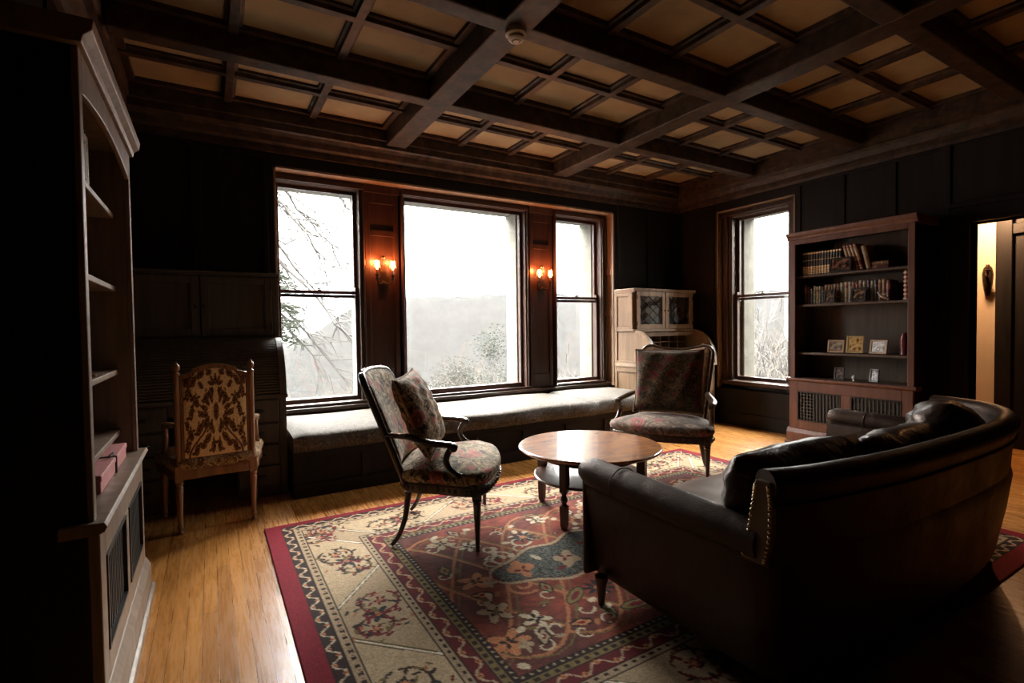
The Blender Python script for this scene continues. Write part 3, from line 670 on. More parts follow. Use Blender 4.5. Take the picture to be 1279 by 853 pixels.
photo((5.275, 2.70, 1.457), -PI/2, .10, .13, M['black'], picmat('photo_f', (.01,.01,.01), (.05,.03,.02), (.2,.14,.08), 40), 'little dark framed photograph before the brown books on the second shelf')
photo((5.275, 2.44, 1.457), -PI/2, .13, .13, M['black'], picmat('photo_g', (.01,.01,.01), (.02,.02,.02), (.35,.22,.12), 30), 'wider dark framed photograph before the maroon book on the second shelf')
photo((5.275, 2.60, 1.757), -PI/2, .20, .135, M['black'], picmat('photo_h', (.01,.01,.01), (.06,.03,.02), (.3,.13,.09), 24), 'wide black-framed photograph before the matching volumes on the top shelf')
t = tag(MB().lathe([(.018,0),(.03,.005),(.026,.03),(.034,.09),(.03,.15),(.018,.185),(.022,.20),(.016,.20)], (5.32,2.085,.962), 14).build('vase', plain('maroon_glaze', (.13,.03,.035), .2), smooth=True), 'slim maroon vase at the right end of the third shelf', 'vase')
prof_c = [(.024,0)]
for i in range(7): prof_c += [(.026, i*.038+.002), (.026, i*.038+.02), (.017, i*.038+.024), (.017, i*.038+.034)]
prof_c += [(.02,.268),(.001,.272)]
t = empty('candlestick', (5.30,2.06,1.456), 0, 'red candlestick with stacked cream rings at the right end of the second shelf', 'candlestick')
MB().lathe([(.019,0),(.019,.262),(.001,.264)], n=12).build('stem', plain('red_lacquer', (.22,.03,.02), .3), t, smooth=True)
for i in range(7): MB().lathe([(.017,i*.038+.002),(.025,i*.038+.005),(.025,i*.038+.017),(.017,i*.038+.020)], n=14).build('ring', plain('cream_ring%d' % i, (.6,.5,.38), .4), t, smooth=True)
t = empty('bird_figurine', (5.275,2.235,1.456), .6, 'small white bird figurine in front of the books on the second shelf', 'figurine')
t_m = plain('white_glaze', (.7,.7,.68), .3)
MB().lathe([(.012,0),(.012,.006),(.003,.01),(.003,.03)], n=10).build('stand', M['black'], t)
MB().tube([(0,-.045,.015),(0,-.03,.025),(0,0,.038),(0,.02,.052),(0,.035,.075),(0,.042,.082)], [.004,.008,.014,.012,.006,.002], 10).build('body', t_m, t, smooth=True)
for s in (-1,1): MB().tube([(0,.0,.042),(s*.03,-.01,.065),(s*.055,-.02,.06)], [.010,.008,.001], 8, flat=(.25,1)).build('wing', t_m, t, smooth=True)
t = tag(MB().lathe([(.012,0),(.016,.004),(.006,.012),(.016,.026),(.020,.04),(.012,.055),(.001,.062)], (5.27,2.47,.697), 12).build('figurine', t_m, smooth=True), 'tiny white figurine between the two black photographs on the ledge', 'figurine')
# left bookcase contents
for i in range(6):
    book((-.385, 2.30+i*.034, 1.798), PI/2, .03, .15, .19, BM['grey'] if i % 2 == 0 else BM['cream'], 'pale upright book, %s from the near side on the top shelf of the left bookcase' % ordn[i], 'book', 'pale books on the left bookcase')
t = empty('carved_ornament', (-.415, 2.40, 1.990), 0, 'pale carved leafy ornament lying on the books in the left bookcase', 'ornament')
m = MB()
for i in range(9):
    a = i*.7; m.tube([(0,-.08+.02*i,.008),(.02*math.cos(a),-.08+.02*i+.01,.025),(.035*math.cos(a),-.07+.02*i,.035+.01*math.sin(a))], [.010,.009,.002], 7, flat=(.5,1.2))
m.tube([(0,-.09,.01),(0,0,.014),(0,.1,.01)], .009, 8).build('leaf_scroll', plain('pale_carving', (.45,.42,.33), .6), t, smooth=True)
MB().tube([(0,.09,.01),(.01,.12,.0),(.01,.135,-.02)], [.012,.020,.006], 10).build('bud', plain('rose_bud', (.35,.15,.12), .6), t, smooth=True)
t = empty('gift_box', (-.395, 2.42, .698), 0, 'pink box tied with dark ribbon on the ledge of the left bookcase', 'box')
MB().box(-.06,.06,-.22,.38,0,.058).box(-.063,.063,-.223,.383,.042,.064).build('box_body', plain('pink_card', (.55,.22,.22), .6), t, bevel=.004)
m = MB().box(-.066,.066,.085,.10,0,.067); m.tube([(0.04,.09,.068),(.05,.05,.075),(.055,.08,.070),(.05,.13,.075),(.04,.095,.068)], .003, 6); m.build('ribbon', M['black'], t)
t = empty('plate_stand', (-.40, 2.42, 1.083), 0, 'thin framed plate leaning on a stand in the left bookcase', 'plate')
MB().obox((-.03,0,.075),(.006,.17,.16),(0,-.35,0)).build('plate', M['gold'], t, bevel=.002); MB().box(-.06,.02,-.06,-.05,0,.008).box(-.06,.02,.05,.06,0,.008).build('stand', M['gold'], t)
# ================================================================== CHAIRS
def smooth_outline(pts, n=6):
    P = [Vector((p[0], p[1], 0)) for p in pts]; k = len(P); out = []
    for i in range(k):
        p0, p1, p2, p3 = P[i-1], P[i], P[(i+1) % k], P[(i+2) % k]
        for j in range(n):
            t = j/n; q = .5*((2*p1)+(-p0+p2)*t+(2*p0-5*p1+4*p2-p3)*t*t+(-p0+3*p1-3*p2+p3)*t**3); out.append((q.x, q.y))
    return out
def upholstery(mb, outline, z0, z1, bulge=.02, dome=.03):
    cx = sum(p[0] for p in outline)/len(outline); cy = sum(p[1] for p in outline)/len(outline)
    rings = []
    lay = [(1.0, z0), (1+bulge*1.2, z0+(z1-z0)*.25), (1+bulge*1.5, z0+(z1-z0)*.55), (1+bulge*.6, z0+(z1-z0)*.85), (.94, z1), (.80, z1+dome*.45), (.6, z1+dome*.75), (.35, z1+dome*.95), (.1, z1+dome)]
    for s, z in lay: rings.append([(cx+(x-cx)*s, cy+(y-cy)*s, z) for x, y in outline])
    mb.sweep(rings)
def ring_slab(mb, outline, z0, z1, s0=1.0, s1=1.0):
    cx = sum(p[0] for p in outline)/len(outline); cy = sum(p[1] for p in outline)/len(outline)
    mb.sweep([[(cx+(x-cx)*s, cy+(y-cy)*s, z) for x, y in outline] for s, z in ((s0, z0), (s1*1.012, z0+.006), (s1*1.012, z1-.012), (s1, z1-.006), (s1, z1))])
def fluted_leg(x, y, top):
    m = MB(); n = 24; vs = []
    prof = [(.010,.001),(.013,.004),(.013,.012),(.010,.018),(.014,.026),(.012,.034),(.013,.04)]
    for i in range(9): t = i/8; prof.append((.013+.010*t, .045+(top-.105)*t))
    prof += [(.017, top-.055), (.025, top-.050), (.027, top-.043), (.018, top-.036), (.018, top-.032)]
    rings = []
    for r, z in prof:
        fl = .12 if .045 <= z <= top-.06 else 0
        rings.append([(x+r*(1-fl*(k % 2))*math.cos(2*PI*k/n), y+r*(1-fl*(k % 2))*math.sin(2*PI*k/n), z) for k in range(n)])
    m.sweep(rings); m.box(x-.026, x+.026, y-.026, y+.026, top-.032, top+.055)
    return m
def fauteuil(name, loc, rz, wood_m, seat_m, back_m, label, bh=.99, dip=.02):
    t = empty(name, loc, rz, label, 'armchair', 'floral fauteuils by the coffee table')
    wf, wb, yf, yb_ = .395, .275, .235, -.235
    ol = smooth_outline([(-wb,-.20),(0,-.235),(wb,-.20),(.345,.0),(wf+.01,.19),(.30,.29),(0,.335),(-.30,.29),(-wf-.01,.19),(-.345,.0)])
    m = MB(); ring_slab(m, ol, .315, .375)
    for i in range(0, len(ol)):     # carved beading along the rail
        x, y = ol[i]; m.obox((x*1.013, y*1.013+.0, .345), (.016,.016,.022), (0,0,math.atan2(y, x)))
    m.build('seat_frame', wood_m, t)
    m = MB(); upholstery(m, ol, .375, .445, .03, .045); m.build('seat_cushion', seat_m, t, smooth=True)
    for s in (-1, 1):
        fluted_leg(s*(wf-.02), yf-.015, .33).build('leg', wood_m, t, bevel=.002)
        p = bezier([(s*(wb-.03), -.17, .36), (s*(wb-.025), -.185, .27), (s*(wb-.01), -.20, .16), (s*(wb), -.235, .06), (s*(wb+.005), -.275, .008)], 6)
        n = len(p); MB().tube(p, [.026-.012*i/(n-1) for i in range(n)], 10, flat=(1.0,.8)).build('leg', wood_m, t, smooth=True)
    # back: concave, with raised rounded ears and a dipped crest
    def bk(u, z):   # u -1..1 across, z height -> point on back surface
        lean = .09+.22*(z-.40)/.6; w_ = .275+.045*(z-.4)/.6
        return (u*w_, -.12-lean-.045*(1-u*u), z)
    def crest(u):
        a_ = abs(u)
        if a_ > .70: q = (a_-.70)/.30; return bh-.012-.07*(1-math.sqrt(max(0, 1-q**2.4)))
        q = (.70-a_)/.70; return bh-.012-dip*math.sin(min(1, q*1.15)*PI/2)
    path = [bk(-1, float(z)) for z in np.linspace(.36, bh-.075, 10)] + [bk(float(u), crest(float(u))) for u in np.linspace(-.985, .985, 27)] + [bk(1, float(z)) for z in np.linspace(bh-.075, .36, 10)]
    fr_ = MB(); fr_.tube(path, .017, 10, flat=(1.15,1.0)); fr_.tube([bk(u, .44) for u in np.linspace(-1, 1, 9)], .016, 8)
    for s in (-1, 1):
        p = bk(s*.68, bh); fr_.lathe([(.001,-.02),(.010,-.012),(.009,0),(.006,.004),(.009,.009),(.007,.015),(.001,.018)], (p[0], p[1], p[2]-.004), 10)
    fr_.build('back_frame', wood_m, t, smooth=True)
    def pad(off, puff, nm):
        m = MB()
        def fn(u, v):
            U_ = (u*2-1)*.95; z = .445+(crest(U_)-.012-.445)*v
            x, y, zz = bk(U_, z); p_ = puff*(max(0,(1-(U_/.95)**4))*max(0,(1-(2*v-1)**4)))**.5
            return (x, y+off+p_, z)
        m.grid(fn, 24, 18); o = m.build(nm, back_m, t, smooth='all', fix=False)
        s = o.modifiers.new('sol', 'SOLIDIFY'); s.thickness = .012
        return o
    pad(.006, .03, 'back_pad'); pad(-.010, -.012, 'outer_back')
    for s in (-1, 1):
        arm = bezier([bk(s, .64), (s*.325, -.16, .635), (s*.37, -.05, .612), (s*.385, .04, .603), (s*.385, .085, .598)], 6); n = len(arm)
        a = MB().tube(arm, [.018+.006*math.sin(PI*i/(n-1))+(.004 if i > n-4 else 0) for i in range(n)], 10, flat=(.8,1.35))
        a.lathe([(.012,-.026),(.024,-.018),(.026,0),(.024,.018),(.012,.026)], (s*.385,.095,.585), 14, 'x')
        a.build('armrest', wood_m, t, smooth=True)
        sp = bezier([(s*.385,.085,.585), (s*.383,.062,.545), (s*.380,.055,.50), (s*.385,.09,.45), (s*.393,.15,.41), (s*.392,.205,.37), (s*.388,.22,.34)], 6); n = len(sp)
        MB().tube(sp, [.019+.006*(i/(n-1)) for i in range(n)], 10, flat=(.9,.9)).build('arm_support', wood_m, t, smooth=True)
        ap = MB(); ap.grid(lambda u, v: (arm[6+int(u*12)][0]+(v-.5)*.05, arm[6+int(u*12)][1], arm[6+int(u*12)][2]+.016+.014*math.sin(PI*v)*math.sin(PI*min(1,max(0,u)))**.5), 12, 6)
    return t
def pillow(name, wdt, hgt, thk, matl, label, cat='pillow', cord=None, parent=None, sag=0, rnd=2.6, ex=.42, wr_=1.0, pinch=.06):
    n = 22; sgn = 1
    def P(u, v, s):
        e = max(0, (1-abs(u)**rnd)*(1-abs(v)**rnd))**ex
        x = wdt/2*u*(1-pinch*(1-v*v)*abs(u)); z = hgt/2*v*(1-pinch*(1-u*u)*abs(v))
        wr = wr_*(.006*math.sin(9*u+4*v)*e+.004*math.sin(17*v-6*u)*e)
        return (x, s*thk/2*e+wr-sag*(1-u*u)*.5, z+hgt/2)
    m = MB(); m.grid(lambda a, b: P(2*a-1, 2*b-1, -1), n, n); m.grid(lambda a, b: P(2*a-1, 2*b-1, 1), n, n)
    me = bpy.data.meshes.new(name); me.from_pydata(m.v, [], m.f); bm = bmesh.new(); bm.from_mesh(me)
    bmesh.ops.remove_doubles(bm, verts=bm.verts[:], dist=.0015); bmesh.ops.recalc_face_normals(bm, faces=bm.faces[:]); bm.to_mesh(me); bm.free()
    me.materials.append(matl); me.polygons.foreach_set('use_smooth', [True]*len(me.polygons))
    o = bpy.data.objects.new(name, me); col.objects.link(o)
    if parent is not None: o.parent = parent
    if label: tag(o, label, cat)
    if cord:
        pts = []
        for k in range(4*14+1):
            q = k % 56; s, f = divmod(q, 14); f = f/14*2-1
            u, v = ((f,-1),(1,f),(-f,1),(-1,-f))[s]; pts.append(P(u, v, 0))
        MB().tube(pts, .006, 6, caps=False).build('cord_edge', cord, o, smooth=True)
    return o
c1 = (1.443, 2.793); f1 = math.atan2(-.252, .427)
def chair_at(front_mid, ang):
    # front mid at local y=.235 ; +y local is the facing direction
    rz = ang-PI/2; return (front_mid[0]-.235*math.cos(ang), front_mid[1]-.235*math.sin(ang), .0135), rz
loc1, rz1 = chair_at(c1, f1)
ch1 = fauteuil('armchair', loc1, rz1, M['chair_wood'], M['floral'], M['floral'], 'carved floral armchair left of the round coffee table, seen from the side', .99, -.012)
def place_on(o, loc, rz, lx, ly, lz, rx, ry=0, rzz=0):
    mtx = Matrix.Translation(loc) @ Matrix.Rotation(rz, 4, 'Z') @ Matrix.Translation((lx, ly, lz)) @ Euler((rx, ry, rzz)).to_matrix().to_4x4()
    o.matrix_world = mtx; o.location = mtx.to_translation(); o.rotation_euler = mtx.to_euler()
p1 = pillow('throw_pillow', .57, .50, .16, M['floral'], 'plump floral tapestry pillow with tan cord on the left armchair', cord=M['cord'])
place_on(p1, loc1, rz1, .035, -.04, .507, .42, .04)
f2 = math.atan2(-.48, -.87); loc2, rz2 = chair_at((3.108, 2.908), f2)
ch2 = fauteuil('armchair', loc2, rz2, M['walnut_dark'] if 'walnut_dark' in M else M['chair_wood'], M['seat_dark'], M['seat_gold'] if 'seat_gold' in M else M['floral'], 'carved armchair with dark worn seat behind the coffee table, facing the camera', 1.06, .035)
p2 = pillow('throw_pillow', .58, .55, .15, M['floral_dark'], 'big square dark floral pillow standing on the armchair behind the table', cord=M['cord'])
place_on(p2, loc2, rz2, -.015, -.02, .497, .24, .0, .12)

# ---- gilt brocade chair in front of the left desk
def damask_colors(X, Z, w_, h_):
    u = np.abs(X)/(w_/2); z = Z/h_
    base = np.array([.92,.68,.38]); mid = np.array([.55,.30,.12]); dark = np.array([.10,.04,.018])
    wob = .03*np.sin(23*z+5*u)+.02*np.sin(41*u+13*z)
    d = np.zeros_like(u)
    def petal(cx, cz, rx, rz_, ang):
        c, s = math.cos(ang), math.sin(ang); a = (u-cx)*.62; b = z-cz
        return ((a*c+b*s)/rx)**2+((-a*s+b*c)/rz_)**2
    shapes = []
    def add(cx, cz, rx, rz_, a): shapes.append(petal(cx, cz, rx, rz_, a)+wob*3)
    for cz in (.80,):
        for k in range(5): a = -1.3+k*.65; add(.0+.16*abs(math.sin(a)), cz+.07*math.cos(a), .022, .055, -abs(a)); 
    for cx, cz, a in ((.12,.72,.2),(.12,.30,-.3),(.48,.48,1.4),(.46,.80,-.9),(.72,.66,1.2),(.42,.12,1.5),(.9,.36,.1),(.92,.84,.6),(.2,.94,1.4),(.7,.96,1.5)): add(cx, cz, .030, .050, a); add(cx+.06, cz+.03, .012, .026, -a)
    add(0, .86, .03, .05, 0); add(0, .50, .045, .09, 0)
    for k in range(6): a = .4+k*.45; add(.42*math.sin(a)*.9+.0, .50+.17*math.cos(a), .028, .060, -a)
    for cx, cz, a in ((.30,.66,.8),(.62,.62,-.6),(.78,.48,.3),(.70,.84,.7),(.86,.92,-.5),(.45,.93,1.2),(.55,.30,.5),(.80,.25,-.6),(.28,.20,.9),(.62,.08,.4),(.1,.10,.1),(.88,.70,.1),(.35,.36,-1.0),(.9,.12,.2)):
        add(cx, cz, .040, .062, a); add(cx+.10, cz-.04, .016, .034, a+1.2); add(cx-.08, cz+.05, .014, .030, a-1.1); add(cx, cz+.085, .012, .022, a)
    S = np.min(np.array(shapes), axis=0)
    ogee = np.abs(u-(.55+.30*np.cos(z*2*math.pi*1.25)))
    colr = np.where((S < 1)[..., None], dark, base)
    colr = np.where(((S >= .30) & (S < .42))[..., None], mid, colr)
    colr = np.where(((S >= 1) & (S < 1.5))[..., None], mid*.8, colr)
    colr = np.where(((ogee < .035) & (S > 1.2))[..., None], dark*1.6, colr)
    n = rng.random(u.shape)[..., None]*.3+.85
    return colr*n
t = empty('desk_chair', (0.0, 3.935, 0), .085, 'gilt-brown chair with gold and brown brocade back, seen from behind at the left desk', 'chair')
wm = M['walnut']
def turned_post(x, y, z1):
    pr = [(.012,0),(.016,.005),(.016,.015),(.011,.022),(.017,.032),(.017,.05),(.013,.058)]
    pr += [(.014+.007*i/6, .07+.22*i/6) for i in range(7)] + [(.016,.300),(.023,.308),(.023,.318),(.016,.325)]
    return MB().lathe(pr, (x, y, 0), 16).box(x-.022, x+.022, y-.022, y+.022, .325, .42)
for s in (-1, 1):
    m = turned_post(s*.205, -.20, .42)
    m.lathe([(.018,.42),(.022,.43),(.018,.44),(.015,.46),(.018,.52),(.018,.98),(.022,.985),(.022,.995),(.012,1.0),(.010,1.005),(.019,1.015),(.022,1.03),(.019,1.045),(.010,1.055),(.006,1.062),(.001,1.068)], (s*.205,-.20,0), 14)
    m.build('leg', wm, t, smooth=True)
    turned_post(s*.275, .185, .42).build('leg', wm, t, smooth=True)
ol = smooth_outline([(-.215,-.20),(0,-.21),(.215,-.20),(.27,.0),(.295,.18),(0,.235),(-.295,.18),(-.27,.0)])
m = MB(); ring_slab(m, ol, .335, .395); m.build('seat_frame', wm, t)
m = MB(); upholstery(m, ol, .395, .47, .035, .03); m.build('seat_cushion', M['gold_fabric'] if 'gold_fabric' in M else M['floral'], t, smooth=True)
# crest rail and lower rail
arch = lambda x: 1.018+.028*math.cos(min(1, abs(x)/.125)*PI/2)-(.020 if abs(x) > .125 else 0)-(.02*max(0,(abs(x)-.145)/.05))
m = MB(); xs_ = np.linspace(-.19, .19, 33)
m.sweep([[(x, -.215, arch(x)), (x, -.185, arch(x)), (x, -.185, arch(x)-.028), (x, -.215, arch(x)-.028)] for x in xs_])
m.box(-.19, .19, -.213, -.187, .435, .468); m.box(-.188, -.172, -.212, -.188, .468, .985); m.box(.172, .188, -.212, -.188, .468, .985)
m.build('back_frame', wm, t, bevel=.003)
for off, sg, nm in ((-.213, -1, 'outer_back'), (-.187, 1, 'back_pad')):
    m = MB(); nx, nz = 104, 150
    def fn(u, v):
        x = (u-.5)*.345; zt = arch(x)-.027; z = .467+(zt-.467)*v
        return (x, off+sg*.012*(max(0,1-(2*u-1)**6)*max(0,1-(2*v-1)**6))**.5, z)
    m.grid(fn, nx, nz); o = m.build(nm, M['damask'], t, smooth='all', fix=False)
    A = np.array(m.v); set_pattern(o.data, damask_colors(A[:,0], A[:,2]-.467, .345, .56))
for s in (-1, 1):
    arm = bezier([(s*.205,-.19,.66),(s*.235,-.10,.655),(s*.262,.0,.645),(s*.268,.05,.635)], 6)
    MB().tube(arm, [.013]*(len(arm)-4)+[.015,.019,.022,.018], 10).build('armrest', wm, t, smooth=True)
    MB().tube(bezier([(s*.266,.045,.63),(s*.262,.02,.57),(s*.272,.05,.48),(s*.285,.14,.40)], 6), .014, 10).build('arm_support', wm, t, smooth=True)
    m = MB().tube([Vector(q)+Vector((0,0,.014)) for q in arm[3:-2]], [.010]+[.019]*(len(arm)-7)+[.010], 10, flat=(.8,1.2)); m.build('arm_pad', M['gold_fabric'] if 'gold_fabric' in M else M['floral'], t, smooth=True)

# ================================================================== COFFEE TABLE
TC = (2.165, 2.64)
t = empty('coffee_table', (TC[0], TC[1], .011), 0, 'round polished wooden coffee table with a lower shelf on the rug', 'coffee table')
R_ = .472
MB().lathe([(.001,.428),(R_-.02,.428),(R_-.008,.431),(R_,.437),(R_+.002,.443),(R_-.002,.449),(R_-.008,.452),(R_-.011,.4521),(R_-.03,.4521),(.001,.4521)], n=96).build('tabletop', M['tabletop'], t, smooth=True)
MB().lathe([(.30,.365),(.305,.365),(.305,.428),(.30,.428)], n=48).build('apron', M['leg_wood'], t, smooth=True)
MB().lathe([(.001,.245),(.365,.245),(.372,.250),(.372,.258),(.366,.262),(.362,.2621),(.34,.2621),(.001,.2621)], n=64).build('lower_shelf', M['leg_wood'], t, smooth=True)
for k in range(4):
    a = math.radians(26+90*k); x, y = .385*math.cos(a), .385*math.sin(a); c, s_ = math.cos(a), math.sin(a)
    m = MB(); m.obox((x*.94, y*.94, .33), (.055,.045,.20), (0,0,a)); 
    m.lathe([(.022,.232),(.024,.228),(.016,.218),(.014,.212),(.022,.195),(.024,.18),(.018,.168),(.014,.160),(.021,.150),(.022,.145)], (x*.955, y*.955, 0), 14)
    h = [.024,.022,.018]; m.sweep([[(x*.955+hh*(c*i-s_*j), y*.955+hh*(s_*i+c*j), z) for i, j in ((-1,-1),(1,-1),(1,1),(-1,1))] for hh, z in ((.022,.147),(.022,.12),(.019,.02),(.015,.012),(.015,0))])
    m.build('leg', M['leg_wood'], t, bevel=.002)

# ================================================================== SOFA
t = empty('sofa', (2.6, 1.3, .011), 0, 'dark brown leather sofa with rolled arms and curved back, seen from behind', 'sofa')
OX, OY = -2.6, -1.3
def path2(pts, n=8): return [(p.x, p.y) for p in bezier([(a, b, 0) for a, b in pts], n)]
def normals(P):
    out = []
    for i in range(len(P)):
        a = P[max(i-1,0)]; b = P[min(i+1,len(P)-1)]; dx, dy = b[0]-a[0], b[1]-a[1]; l = math.hypot(dx, dy); out.append((-dy/l, dx/l))
    return out
def sweep_path(P, prof_fn):
    Nn = normals(P); rings = []
    for i, (p, n_) in enumerate(zip(P, Nn)):
        f = i/(len(P)-1); rings.append([(p[0]+n_[0]*a+OX, p[1]+n_[1]*a+OY, z) for a, z in prof_fn(f)])
    return MB().sweep(rings)
left = [(1.445,1.80),(1.44,1.60),(1.435,1.30),(1.43,1.05),(1.45,.935),(1.53,.875)]
backp = [(1.70,.835),(2.0,.80),(2.35,.785),(2.75,.785),(3.12,.81),(3.45,.89),(3.67,1.03)]
right = [(3.765,1.20),(3.79,1.45),(3.79,1.70),(3.79,1.88)]
Pall = path2(left+backp+right)
sweep_path(Pall, lambda f: [(.075,.10),(.055,.14),(.02,.34),(.0,.50),(.01,.545),(.05,.56),(.13,.55),(.15,.50),(.15,.30),(.15,.10)]).build('body', M['leather'], t, smooth=True)
Pb = path2([(1.435,.90),(1.55,.862)]+backp+[(3.765,1.20),(3.79,1.32)])
def bprof(f):
    r = .047; cx, cz = .022, .752
    circ = [(cx+r*math.cos(math.radians(a)), cz+r*math.sin(math.radians(a))) for a in range(215, -30, -20)]
    return [(.010,.50),(.004,.60),(-.004,.68)] + circ + [(.085,.68),(.105,.60),(.115,.50)]
sweep_path(Pb, bprof).build('backrest', M['leather'], t, smooth=True)
# piping line under the roll
Nn = normals(Pb)
MB().tube([(p[0]-n_[0]*.012+OX, p[1]-n_[1]*.012+OY, .694) for p, n_ in zip(Pb, Nn)], .006, 6).build('piping', M['leather'], t, smooth=True)
# nail-studded end panel of the back
m = MB(); x0 = 1.429+OX; q = [(.915,.505),(.995,.505),(.972,.60),(.955,.70),(.945,.765),(.895,.765),(.888,.70),(.89,.60)]
m.prism([(a+OY, b) for a, b in q], 'x', x0-.004, x0+.02)
pn = m.build('end_panel', plain('worn_tan_leather', (.13,.085,.055), .45), t, bevel=.004)
m = MB()
for side in ([(.985,.52),(.966,.60),(.950,.70),(.942,.75)], [(.915,.52),(.899,.60),(.897,.70),(.902,.75)]):
    pts = bezier([(0,a,b) for a, b in side], 6)
    for p in pts: m.lathe([(.0065,0),(.0055,-.003),(.003,-.005),(.0005,-.0055)], (x0-.004, p.y+OY, p.z), 8, 'x')
m.build('nail_trim', M['nail'], pn)
for s, X_, ya, yb2, zf, zr in ((-1, 1.472, 1.815, .94, .585, .560), (1, 3.765, 1.915, 1.22, .585, .575)):
    n_ = 16; pts = [(X_+OX+(.0 if s < 0 else .0), yb2+(ya-yb2)*i/n_+OY, zr+(zf-zr)*(i/n_)**1.5) for i in range(n_+1)]
    R2 = [.060+.006*math.sin(PI*i/n_) for i in range(n_+1)]; R2[-1] = .045
    pts.append((pts[-1][0], pts[-1][1]+.012, pts[-1][2])); R2.append(.012)
    R2[-3] = .064
    MB().tube(pts, R2, 24, flat=(1.0,1.1)).build('armrest', M['leather'], t, smooth=True)
    m = MB(); 
    MB().box(X_+OX-.03, X_+OX+.05, ya-.03+OY, ya+.0+OY, .11, .55).build('arm_front', M['leather'], t, bevel=.012)
    # seam across the arm
    yy = ya-.24; MB().tube([(X_+OX+.069*1.1*math.cos(a)*1.0, yy+OY, .578+.067*math.sin(a)) for a in np.linspace(-.6, PI+.6, 20)], .0025, 6).build('arm_seam', M['leather'], t, smooth=True)
m = MB().box(1.58+OX, 3.60+OX, 1.0+OY, 1.80+OY, .10, .30); m.build('seat_base', M['leather'], t, bevel=.02)
def box_cushion(x0, x1, y0, y1, z0, z1, nm, matl):
    m = MB(); n_ = 16
    def fn(s):
        def g(a, b):
            u, v = 2*a-1, 2*b-1; e = max(0,(1-abs(u)**5)*(1-abs(v)**5))**.3
            return ((x0+x1)/2+(x1-x0)/2*u, (y0+y1)/2+(y1-y0)/2*v, (z0+z1)/2+s*((z1-z0)/2)*(.55+.45*e)+s*.004*math.sin(12*u+7*v)*e)
        return g
    m.grid(fn(1), n_, n_); top = len(m.v)
    m.grid(fn(-1), n_, n_)
    N1 = n_+1; edge = [i for i in range(N1)] + [j*N1+n_ for j in range(1, N1)] + [n_*N1+i for i in range(n_-1, -1, -1)] + [j*N1 for j in range(n_-1, 0, -1)]
    for i in range(len(edge)): a, b = edge[i], edge[(i+1) % len(edge)]; m.f.append((a, b, b+top, a+top))
    return m.build(nm, matl, t, smooth='all')
for a, b in ((1.585, 2.60), (2.605, 3.62)): box_cushion(a+OX, b+OX, 1.05+OY, 1.84+OY, .29, .43, 'seat_cushion', M['leather_seat'] if 'leather_seat' in M else M['leather'])
for (cx, cy, cz, wd, hg, th, rz, rx, ry) in ((1.86,1.10,.415,.72,.385,.22, -.04, .14, 0), (2.52,1.05,.41,.66,.385,.24, .0, .2, .0), (3.12,1.12,.41,.66,.44,.30, .30, .22, .10)):
    o = pillow('back_cushion', wd, hg, th, M['crushed'], None, cat=None, parent=t, pinch=-.05, rnd=3.2, ex=.5, wr_=2.2); o.location = (cx+OX, cy+OY, cz); o.rotation_euler = (rx, ry, rz)
for x, y in ((1.475,1.72),(3.70,1.80),(1.62,.97),(3.52,1.12)):
    m = MB().lathe([(.014,0),(.017,.01),(.017,.02),(.024,.09),(.030,.11),(.030,.125)], (x+OX, y+OY, 0), 14); m.build('leg', M['leg_wood'], t, smooth=True)

# ================================================================== RUG
RX0, RX1, RY0, RY1 = .26, 4.05, .86, 3.50
cell = .0065; nx = int((RX1-RX0)/cell); ny = int((RY1-RY0)/cell)
gx_ = np.linspace(0, RX1-RX0, nx+1); gy_ = np.linspace(0, RY1-RY0, ny+1)     # v measured from the window-side edge
U_, V_ = np.meshgrid(gx_, gy_)
Lx, Ly = RX1-RX0, RY1-RY0
S = lambda r, g, b: np.array(srgb(r, g, b)[:3])
crim, cream, sand, rust, dk, wine, ink, tan_, ivory, olive = S(128,14,36), S(206,188,160), S(172,149,120), S(140,64,48), S(44,28,26), S(110,26,34), S(40,44,50), S(190,124,84), S(222,212,192), S(112,96,58)
top_off = .035
dl, dr, dt, db = U_, Lx-U_, V_+top_off, Ly-V_
w_ = np.minimum(np.minimum(dl, dr), np.minimum(dt, db))
isv = (np.minimum(dl, dr) <= np.minimum(dt, db))
s_ = np.where(isv, V_, U_)
C = np.zeros(U_.shape+(3,)); noise = rng.random(U_.shape)
def paint(mask, c): C[mask] = c
paint(w_ < 9, crim)
# outer vine guard .09-.145
g = (w_ >= .09) & (w_ < .148); paint(g, dk*1.3)
vine = .119+.018*np.tanh(1.6*np.sin(s_*2*PI/.115)); paint(g & (np.abs(w_-vine) < .006), cream)
ph = (s_ % .115)/.115
bl = g & (((w_-.106)**2+((ph-.75)*.115)**2) < .009**2) | g & (((w_-.132)**2+((ph-.25)*.115)**2) < .009**2); paint(bl, tan_)
bl = g & (((w_-.106)**2+((ph-.75)*.115)**2) < .0045**2) | g & (((w_-.132)**2+((ph-.25)*.115)**2) < .0045**2); paint(bl, wine)
paint((np.abs(w_-.090) < .003) | (np.abs(w_-.148) < .003), dk)
# dotted guard .148-.195
g = (w_ >= .150) & (w_ < .198); paint(g, sand*1.05)
ph = (s_ % .05)/.05; paint(g & (np.abs(w_-.174) < .009) & (np.abs(ph-.5) < .16+.8*np.abs(w_-.174)/.03*.3), dk); paint(g & (np.abs(w_-.174) < .004) & (np.abs(ph) < .1), wine)
paint(np.abs(w_-.198) < .003, dk)
